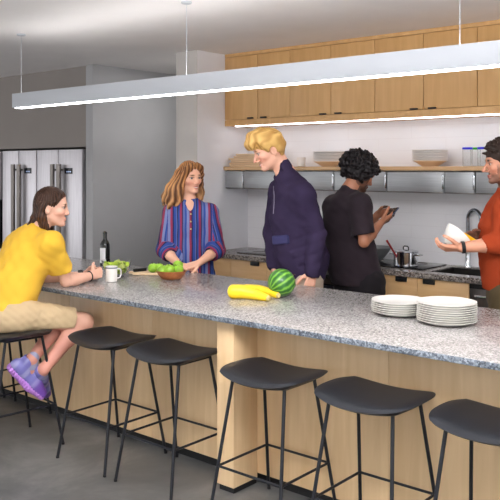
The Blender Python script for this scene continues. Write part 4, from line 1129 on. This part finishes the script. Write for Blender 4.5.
# ================================================================== 3. blond man
def blond_man():
    pel = at(300, 276, 5.22)
    root = mk_person('tall blond man in a navy fleece jacket looking down to the left', pel)
    f0 = unit(-R_*.85-F_*.45); lf = np.cross(U_, f0)         # his left is nearest the camera
    hd = Head(at(268.2, 149.5, 5.2), -R_*.89-F_*.16-U_*.40, U_, 1.10)
    neck = at(286, 174, 5.22)
    shL, shR = at(302, 193, 5.06), at(280, 190, 5.37)
    elL, elR = at(316, 234, 5.08), at(273, 233, 5.42)
    wrL, wrR = at(312.5, 272, 5.00), at(274, 268, 5.24)
    F = Field(.0045)
    F.chain([pel, at(297, 245, 5.22), at(293, 210, 5.21), at(290, 190, 5.21)], [.13, .12, .13, .09], k=.04)
    F.cone(shL, shR, .05, k=.04); hd.skull(F, neck, jaw=1.0, nose=1.05, neck_r=.058); F.cone(neck, at(290, 189, 5.21), .062, .09, k=.03)
    for sh, el, wr in ((shL, elL, wrL), (shR, elR, wrR)):
        F.cone(sh, el, .05, .04, k=.02); F.cone(el, wr, .042, .028, k=.015)
    hand(F, wrL+U_*-.004, unit(-U_*.93-R_*.2), unit(-R_*.2+F_*.9), unit(-R_*.9), curl=(.3, .4, .3), sc=1.0, thumb=.5)
    hand(F, wrR, unit(-U_*.8+R_*.3), unit(R_*.6-F_*.2), unit(-F_), curl=(.5, .6, .4), sc=1.0)
    feet = []
    for sg in (-1, 1):
        hip, kn, an = stand_leg(pel, lf*sg, .01, None, f0, .1); F.cone(hip, kn, .09, .06, k=.03); F.cone(kn, an, .058, .04, k=.02); F.cone(an, an+f0*.1-U_*.05, .036, .03, k=.02); feet.append(an)
    F.build('body', M['skin'], root, hd.tint((234, 178, 152), (206, 104, 98), (176, 122, 66), teeth=True, smile=1.2, brow_w=.005, blush=(226, 120, 100)))
    hd.eyes(root, (70, 84, 100), (0, .9, -.35))
    # short swept hair
    G = Field(.004)
    G.ell(hd.p(0, -.014, .042), hd.r(.081, .099, .091), hd.ax, k=.01)
    G.ell(hd.p(0, .030, .082), hd.r(.068, .070, .046), hd.ax, k=.04)
    rs = np.random.RandomState(4)
    for i in range(11):                                   # long fringe brushed forward
        x = -.062+.0124*i
        G.chain([hd.p(x*.7, .0, .120), hd.p(x*.95, .060, .112), hd.p(x*1.08, .098-2.2*x*x, .072+.005*math.sin(i*2.1)), hd.p(x*1.12, .104-3*x*x, .048+.006*math.sin(i*1.7))], [.016, .018, .015, .006], k=.026)
    for sx in (-1, 1):
        for i in range(5):
            G.chain([hd.p(sx*.066, .045-.022*i, .085), hd.p(sx*(.083-.003*i), .030-.024*i, .045), hd.p(sx*(.077-.005*i), .018-.020*i, .010-.011*i)], [.016, .014, .008], k=.028)
        G.cone(hd.p(sx*.072, .022, .04), hd.p(sx*.074, .016, -.012), .012, .006, k=.012)
    for i in range(7):
        x = -.06+.02*i; G.chain([hd.p(x, -.085, .06), hd.p(x, -.096+4*x*x, .0), hd.p(x*.85, -.072+4*x*x, -.055)], [.018, .017, .010], k=.02)
    def strand(P):
        L = hd.loc(P); return .0016*np.sin(L[:, 0]*260+L[:, 1]*50+2*np.sin(L[:, 1]*45+L[:, 2]*30))
    G.disp.append(strand)
    G.ell(hd.p(0, .125, -.045), hd.r(.09, .085, .090), hd.ax, k=.008, op='-')
    for sx in (-1, 1): G.ell(hd.p(sx*.088, -.008, -.03), hd.r(.026, .030, .042), hd.ax, k=.006, op='-')
    G.cut(hd.p(0, -.05, -.075), hd.ax.T @ np.array([0, .25, -1]))
    def htint(P):
        L = hd.loc(P); w = np.clip(.5+.5*np.sin(L[:, 0]*190+L[:, 1]*60+L[:, 2]*40+3*vnoise(P, 70, 3)), 0, 1)[:, None]
        lo_ = np.clip((.02-L[:, 2])/.07, 0, 1)[:, None]*.55
        w = .25+.6*w; c = lin((172, 122, 58))*(1-w)+lin((236, 194, 118))*w; return c*(1-lo_)+lin((150, 106, 60))*lo_
    G.build('hair', M['hair'], root, htint)
    # fleece jacket
    S = Field(.006)
    S.chain([at(302, 269, 5.22), at(299, 250, 5.22), at(294, 215, 5.21), at(291, 196, 5.21)], [.185, .182, .178, .125], k=.05, sq=(f0, .86))
    S.cone(at(307, 262, 5.24), at(313, 258, 5.26), .13, .115, k=.05)
    S.cone(shL-U_*.012, shR-U_*.012, .074, .07, k=.08); S.cone(at(289, 183, 5.21), shL-U_*.03, .070, .072, k=.08)
    S.cone(shL-U_*.012, elL, .080, .072, k=.03); S.cone(elL, elL*.12+wrL*.88, .072, .052, k=.012); S.chain([shR, elR, elR*.1+wrR*.9], [.08, .070, .05], k=.03)
    S.cone(elL*.1+wrL*.9, wrL, .054, .050, k=.004)
    S.cone(at(288.5, 184, 5.21), at(280.5, 165.5, 5.21), .088, .068, k=.035)          # standing collar
    S.cone(at(283, 175, 5.21), hd.p(0, .0, -.05), .054, .066, k=.006, op='-'); S.cone(at(268, 172, 5.18), at(258, 164, 5.15), .03, .055, k=.006, op='-')
    S.cone(wrL-U_*.012, wrL-U_*.06, .036, .04, k=.003, op='-')
    S.disp.append(folds(.009, 26, 33))
    S.disp.append(lambda P: .004*np.exp(-((((P-shL) @ unit(elL-shL)) % .06-.03)/.012)**2)*(np.linalg.norm(P-(elL*.6+wrL*.4), axis=1) < .16))
    navy = lin((50, 41, 64))
    jk = S.build('fleece_jacket', M['fleece'], root, lambda P: np.tile(navy, (len(P), 1))*(1+.16*vnoise(P, 45, 6))[:, None])
    o0 = np.array(root.location)
    # zipper and chest pocket found on the jacket front
    me = jk.data; co = np.empty(len(me.vertices)*3, np.float32); me.vertices.foreach_get('co', co); co = co.reshape(-1, 3)+o0
    def front_pt(px, py):
        """front-most jacket vertex near a sight line"""
        ray = at(px, py, 1.0)-np.array([0, 0, H]); ray = ray/np.linalg.norm(ray)
        v = co-np.array([0, 0, H]); t = v @ ray; dd = np.linalg.norm(v-t[:, None]*ray, axis=1); k = np.where(dd < .012)[0]
        return co[k[np.argmin(t[k])]]
    zp = [front_pt(272+.25*k*(1 if k < 3 else -1)+(1.2 if k > 2 else 0), 186+5.5*k)-F_*.003 for k in range(6)]
    MB().tube([tuple(p-o0) for p in zp], .0035, 6).build('zipper', plain('gray zipper', (120, 112, 130), .4), root).parent = jk
    pp = [front_pt(x, y)-F_*.010 for x, y in ((272.5, 237), (288, 236), (288, 244), (273, 245))]
    ux = unit(pp[1]-pp[0]); uy = unit((pp[0]-pp[3])-np.dot(pp[0]-pp[3], ux)*ux); E = Field(.004)
    E.box(np.mean(pp, 0)+F_*.012, (np.linalg.norm(pp[1]-pp[0])/2, .030, .024), np.array([ux, uy, np.cross(ux, uy)]), .010)
    pk = E.build('pocket_flap', plain('navy nylon', (46, 44, 88), .6), root); pk.parent = jk
    T = Field(.007)
    T.ell(pel-U_*.03, (.175, .14, .13), np.array([lf, f0, U_]), k=.03)
    for sg in (-1, 1):
        hip, kn, an = stand_leg(pel, lf*sg, .01, None, f0, .1); T.cone(hip, kn, .112, .082, k=.03); T.cone(kn, an+U_*.01, .082, .068, k=.03)
    T.disp.append(folds(.006, 40, 3)); T.build('trousers', M['cloth'], root, (186, 168, 150))
    shoe_pair(root, feet, f0, (90, 84, 80), (210, 206, 200))
blond_man()

# ================================================================== 4. curly haired man with phone
def curly_man():
    pel = at(359, 281, 5.42)
    root = mk_person('man with curly black hair in a black t-shirt looking at his phone', pel)
    f0 = unit(R_*.72+F_*.68); rt = np.cross(f0, U_)
    hd = Head(at(361.5, 173.5, 5.4), R_*.80+F_*.34-U_*.46, U_, 1.0)
    neck = at(350, 191, 5.39)
    shR, shL = at(360, 204, 5.26), at(334.5, 206, 5.50)
    elR, wrR = at(364, 242, 5.20), at(381, 222.5, 5.40)
    elL, wrL = at(362, 236, 5.66), at(377, 215, 5.60)
    F = Field(.0042)
    F.chain([pel, at(353, 250, 5.42), at(348, 220, 5.41), at(346, 204, 5.40)], [.12, .105, .115, .085], k=.04)
    F.cone(shR, shL, .045, k=.04); hd.skull(F, neck, jaw=.97, neck_r=.054); F.cone(neck, at(347, 203, 5.40), .06, .085, k=.03)
    for sh, el, wr in ((shR, elR, wrR), (shL, elL, wrL)):
        F.cone(sh, el, .046, .036, k=.02); F.cone(el, el*.6+wr*.4, .036, .038, k=.012); F.cone(el*.6+wr*.4, wr, .038, .0255, k=.015)
    ph = at(390.5, 214.5, 5.53)
    pu = unit(R_*.62+U_*.60+F_*.45)                      # long axis of the phone
    pn = unit(np.cross(pu, unit(R_*.3-F_*.9))); pn = pn if pn[2] < 0 else -pn
    dR = unit(wrR-elR); dL = unit(wrL-elL)
    hand(F, wrR+dR*.006, unit(R_*.75+F_*.45+U_*.30), unit(U_*.5+F_*.5-R_*.2), unit(-F_*.1+U_*.8-R_*.4), curl=(.55, .6, .4), sc=.97, thumb=.7)
    hand(F, wrL+dL*.006, unit(R_*.85-F_*.25+U_*.18), unit(-F_*.75-U_*.3), unit(U_*.9), curl=(.45, .6, .4), sc=.97, thumb=.7)
    feet = []
    for sg in (-1, 1):
        hip, kn, an = stand_leg(pel, rt*sg, .01, None, f0, .1); F.cone(hip, kn, .085, .058, k=.03); F.cone(kn, an, .056, .04, k=.02); F.cone(an, an+f0*.1-U_*.05, .036, .03, k=.02); feet.append(an)
    F.build('body', M['skin'], root, hd.tint((168, 112, 84), (140, 76, 66), (24, 18, 16), beard=((30, 22, 18), .85), blush=(160, 96, 74), brow_w=.0075))
    hd.eyes(root, (30, 20, 16), (0, .9, -.3))
    # curls
    G = Field(.0048); rs = np.random.RandomState(5)
    C0 = np.array([0, -.042, .022]); cen = hd.p(*C0)
    G.ell(cen, hd.r(.112, .116, .108), hd.ax, k=.01)
    for i in range(620):
        v = rs.normal(size=3); v /= np.linalg.norm(v)
        if v[2] < -.80: continue
        if v[1] > .38 and v[2] < .10 and abs(v[0]) < .75: continue
        p = C0+v*np.array([.118, .122, .114])*rs.uniform(.92, 1.15)
        if v[2] < -.3: p = C0+(p-C0)*np.array([.84, .90, 1.0])
        r0 = rs.uniform(.009, .017); a = unit(np.cross(v, rs.normal(size=3)))
        G.chain([hd.p(*(p-a*r0*.9)), hd.p(*(p+v*r0*.35)), hd.p(*(p+a*r0*.9))], [r0*.62, r0*.75, r0*.55], k=.0025)
    for i in range(9):                                    # forelocks hanging over the brow
        x = rs.uniform(-.075, .075); p0 = np.array([x, .082+rs.uniform(-.02, .008), .06+rs.uniform(-.02, .04)])
        pts = [hd.p(*(p0+np.array([.010*math.cos(t*1.4), .010*math.sin(t*1.4), -.007*t]))) for t in np.linspace(0, 5, 6)]
        G.chain(pts, [.009, .009, .008, .008, .007, .005], k=.004)
    G.ell(hd.p(0, .12, -.06), hd.r(.085, .090, .080), hd.ax, k=.006, op='-')
    G.build('hair', M['hair'], root, lambda P: lin((26, 22, 24))*(1+.6*np.clip(vnoise(P, 120, 9), -1, 1))[:, None])
    S = Field(.006)
    S.chain([at(359, 278, 5.42), at(353, 252, 5.42), at(348, 222, 5.41), at(346, 209, 5.40)], [.178, .165, .162, .115], k=.05, sq=(f0, .82))
    S.cone(at(352, 277, 5.46), at(349, 250, 5.44), .15, .14, k=.05)
    S.cone(shR-U_*.01, shL-U_*.01, .072, .074, k=.07); S.cone(at(347.5, 202, 5.4), neck-unit(hd.c-neck)*.004, .095, .068, k=.05)
    S.cone(at(341.5, 217, 5.45), at(346, 265, 5.45), .108, .122, k=.06)
    for sh, el in ((shR, elR), (shL, elL)):
        h = sh*.20+el*.80; n_ = unit(el-sh); S.cone(sh, h+n_*.03, .074, .078, k=.05, cap=(h, n_+f0*.15)); S.cone(h-n_*.006, h+n_*.05, .062, .064, k=.004, op='-')
    S.cone(neck+unit(hd.c-neck)*.002, hd.p(0, -.03, -.07), .0605, .0605, k=.005, op='-')
    S.cut(at(356, 284, 5.42), unit(-U_+f0*.0)); S.disp.append(folds(.009, 30, 44))
    S.build('t_shirt', M['cloth'], root, lambda P: np.tile(lin((40, 31, 37)), (len(P), 1))*(1+.1*vnoise(P, 40, 2))[:, None])
    T = Field(.007)
    T.ell(pel-U_*.03, (.17, .135, .14), np.array([rt, f0, U_]), k=.03)
    for sg in (-1, 1):
        hip, kn, an = stand_leg(pel, rt*sg, .01, None, f0, .1); T.cone(hip, kn, .118, .09, k=.03); T.cone(kn, an+U_*.01, .09, .078, k=.03)
    T.disp.append(folds(.006, 40, 13)); T.build('trousers', M['cloth'], root, (26, 22, 26))
    shoe_pair(root, feet, f0, (30, 28, 28), (60, 58, 58))
    # the phone he holds
    po = thing('smartphone', 'slim smartphone held up in the curly haired man\'s hands', 'phone', tuple(ph))
    E = Field(.003); sd = np.cross(pn, pu)
    E.box(ph, (.036, .074, .0055), np.array([sd, pu, pn]), .005); E.build('phone_case', M['phone'], po)
    E = Field(.002); E.box(ph-pn*.0045, (.033, .069, .003), np.array([sd, pu, pn]), .002); E.build('screen', M['screen'], po)
curly_man()

# ================================================================== 5. man in orange washing up
def orange_man():
    pel = at(510, 290, 4.62)
    root = mk_person('bearded man in a rust orange sweatshirt washing a white bowl at right edge', pel)
    f0 = unit(-R_*.93+F_*.36); lf = np.cross(U_, f0)
    hd = Head(at(501.5, 162.5, 4.6), -R_*.985+F_*.06-U_*.13, U_, 1.03)
    neck = at(510, 190, 4.62)
    shL, shR = at(507, 209, 4.45), at(507, 208, 4.80)
    elL, elR = at(503, 243.5, 4.42), at(508, 243, 4.80)
    wrL, wrR = at(461, 247.5, 4.44), at(481, 237, 4.66)
    F = Field(.0045)
    F.chain([pel, at(509, 258, 4.62), at(509, 225, 4.62), at(509, 208, 4.62)], [.125, .11, .125, .09], k=.04)
    F.cone(shL, shR, .05, k=.04); hd.skull(F, neck, jaw=1.0, nose=1.07, neck_r=.056); F.cone(neck, at(509, 207, 4.62), .062, .09, k=.03)
    for sh, el, wr in ((shL, elL, wrL), (shR, elR, wrR)):
        F.cone(sh, el, .05, .04, k=.02); F.cone(el, el*.6+wr*.4, .040, .042, k=.012); F.cone(el*.6+wr*.4, wr, .042, .028, k=.015)
    dL = unit(wrL-elL)
    hand(F, wrL+dL*.006, unit(-R_*.93-U_*.05+F_*.12), unit(U_*.85+F_*.5), unit(-F_*.75+U_*.6), curl=(.45, .6, .45), sc=1.0, thumb=.8, spread=.1)
    hand(F, wrR, unit(-R_*.9+U_*.1-F_*.2), unit(-U_*.4-F_*.6), unit(U_), curl=(.5, .6, .4), sc=1.02, thumb=.6)
    feet = []
    for sg in (-1, 1):
        hip, kn, an = stand_leg(pel, lf*sg, .01, None, f0, .1); F.cone(hip, kn, .09, .06, k=.03); F.cone(kn, an, .058, .04, k=.02); F.cone(an, an+f0*.1-U_*.05, .036, .03, k=.02); feet.append(an)
    F.build('body', M['skin'], root, hd.tint((206, 146, 118), (178, 100, 92), (48, 34, 28), beard=((70, 48, 40), .72), brow_w=.0075, blush=(196, 116, 96)))
    hd.eyes(root, (50, 34, 26), (0, 1, -.1))
    G = Field(.0045)
    G.ell(hd.p(0, -.018, .040), hd.r(.081, .099, .090), hd.ax, k=.01)
    rs = np.random.RandomState(8)
    for i in range(60):
        th = rs.uniform(-PI, PI); phi = rs.uniform(.05, 1.3); n0 = np.array([math.sin(phi)*math.sin(th), math.sin(phi)*math.cos(th), math.cos(phi)])
        b0 = np.array([0, -.016, .038])+n0*np.array([.080, .098, .092]); dv = np.array([.4*math.sin(i*1.3), .5, .1])+n0*.5; dv /= np.linalg.norm(dv)
        G.cone(hd.p(*b0), hd.p(*(b0+dv*.022)), .011, .006, k=.008)
    for sx in (-1, 1): G.cone(hd.p(sx*.072, .02, .04), hd.p(sx*.074, .014, -.02), .012, .007, k=.012)
    G.ell(hd.p(0, .13, -.045), hd.r(.09, .085, .092), hd.ax, k=.008, op='-')
    for sx in (-1, 1): G.ell(hd.p(sx*.088, -.008, -.03), hd.r(.026, .028, .042), hd.ax, k=.006, op='-')
    G.cut(hd.p(0, -.05, -.085), hd.ax.T @ np.array([0, .25, -1]))
    G.build('hair', M['hair'], root, lambda P: lin((50, 37, 31))*(1+.35*vnoise(P, 120, 9))[:, None])
    S = Field(.006)
    S.chain([at(510, 278, 4.62), at(509, 255, 4.62), at(508, 226, 4.62), at(508, 212, 4.62)], [.184, .180, .174, .122], k=.05, sq=(f0, .92))
    S.cone(shL, shR, .072, .07, k=.05); S.cone(at(509, 206, 4.62), neck-U_*.004, .088, .070, k=.03)
    for sh, el, wr in ((shL, elL, wrL), (shR, elR, wrR)):
        S.cone(sh, el, .076, .066, k=.04); q = el*.66+wr*.34; S.cone(el, q, .064, .054, k=.02); ax_ = unit(wr-el)
        S.cone(q-ax_*.02, q+ax_*.006, .056, .053, k=.006); S.cone(q+ax_*.004, q+ax_*.08, .044, .055, k=.004, op='-')
    S.cone(neck, hd.p(0, -.03, -.07), .0625, .0625, k=.005, op='-'); S.disp.append(folds(.009, 30, 51))
    S.cut(at(505, 289, 4.62), -U_)
    S.build('sweatshirt', M['fleece'], root, lambda P: np.tile(lin((152, 60, 32)), (len(P), 1))*(1+.08*vnoise(P, 40, 2))[:, None])
    T = Field(.007)
    T.ell(pel-U_*.03, (.175, .14, .14), np.array([lf, f0, U_]), k=.03)
    for sg in (-1, 1):
        hip, kn, an = stand_leg(pel, lf*sg, .01, None, f0, .1); T.cone(hip, kn, .115, .085, k=.03); T.cone(kn, an+U_*.01, .085, .07, k=.03)
    T.disp.append(folds(.006, 40, 13)); T.build('trousers', M['cloth'], root, (78, 66, 44))
    shoe_pair(root, feet, f0, (70, 60, 50), (200, 196, 190))
    c = wrL-dL*.012; u1 = unit(np.cross(dL, U_)); u2 = np.cross(dL, u1); q = MB(); o0 = np.array(root.location)
    for w_ in (-.007, -.0023, .0023, .007): q.tube([tuple(c+dL*w_+(u1*math.cos(t*PI/12)+u2*math.sin(t*PI/12))*.0325-o0) for t in range(24)], .0036, 8, True)
    q.build('watch_strap', M['black'], root)
    # the bowl and the sponge in his hands
    bc_ = at(454.5, 239.5, 4.52)
    bo = thing('soup_bowl', 'white bowl being washed by the man in orange', 'bowl', tuple(bc_))
    ax_ = Vector(unit(R_*.62+U_*.62+F_*.1))
    q = MB().lathe([(0, -.055), (.03, -.055), (.033, -.05), (.060, -.025), (.082, .02), (.088, .045), (.085, .046), (.078, .02), (.055, -.022), (.028, -.046), (0, -.046)], seg=40)
    q.xform(Vector((0, 0, 1)).rotation_difference(ax_).to_matrix().to_4x4()).build('bowl_shell', M['china'], bo)
    so = at(468.5, 238, 4.58); so_ = thing('sponge', 'yellow sponge in the hand of the man in orange', 'sponge', tuple(so))
    E = Field(.004); E.box(so, (.045, .028, .014), np.array([unit(-R_*.8+U_*.5), F_, unit(R_*.5+U_*.8)]), .008); E.build('sponge_block', M['sponge'], so_)
orange_man()

# ------------------------------------------------------------------ light
W = bpy.data.worlds.new('world'); SC.world = W; W.use_nodes = True
bg = W.node_tree.nodes['Background']; bg.inputs[0].default_value = (.98, .98, 1.0, 1); bg.inputs[1].default_value = 1.5
def area(name, loc, rot, sx, sy, e, col):
    l = bpy.data.lights.new(name, 'AREA'); l.shape = 'RECTANGLE'; l.size = sx; l.size_y = sy; l.energy = e; l.color = col
    o = bpy.data.objects.new(name, l); COL.objects.link(o); o.location = loc; o.rotation_euler = rot; return o
area('ceiling_fill', (-.7, 1.1, 2.2), (PI, 0, 0), 4.0, .1, 320, (.95, .965, 1))  # unseen upward fill, added to brighten the ceiling
area('room_fill', (-2.0, -1.6, CEIL-.03), (0, 0, 0), 6, .12, 20, (1, .98, .96))  # unseen fill added overhead behind the camera, for faces turned this way
area('passage_fill', (-5.35, 5.5, CEIL-.03), (0, 0, 0), .5, .5, 7, (1, .98, .96))  # unseen fill, added to lift the dim passage wall
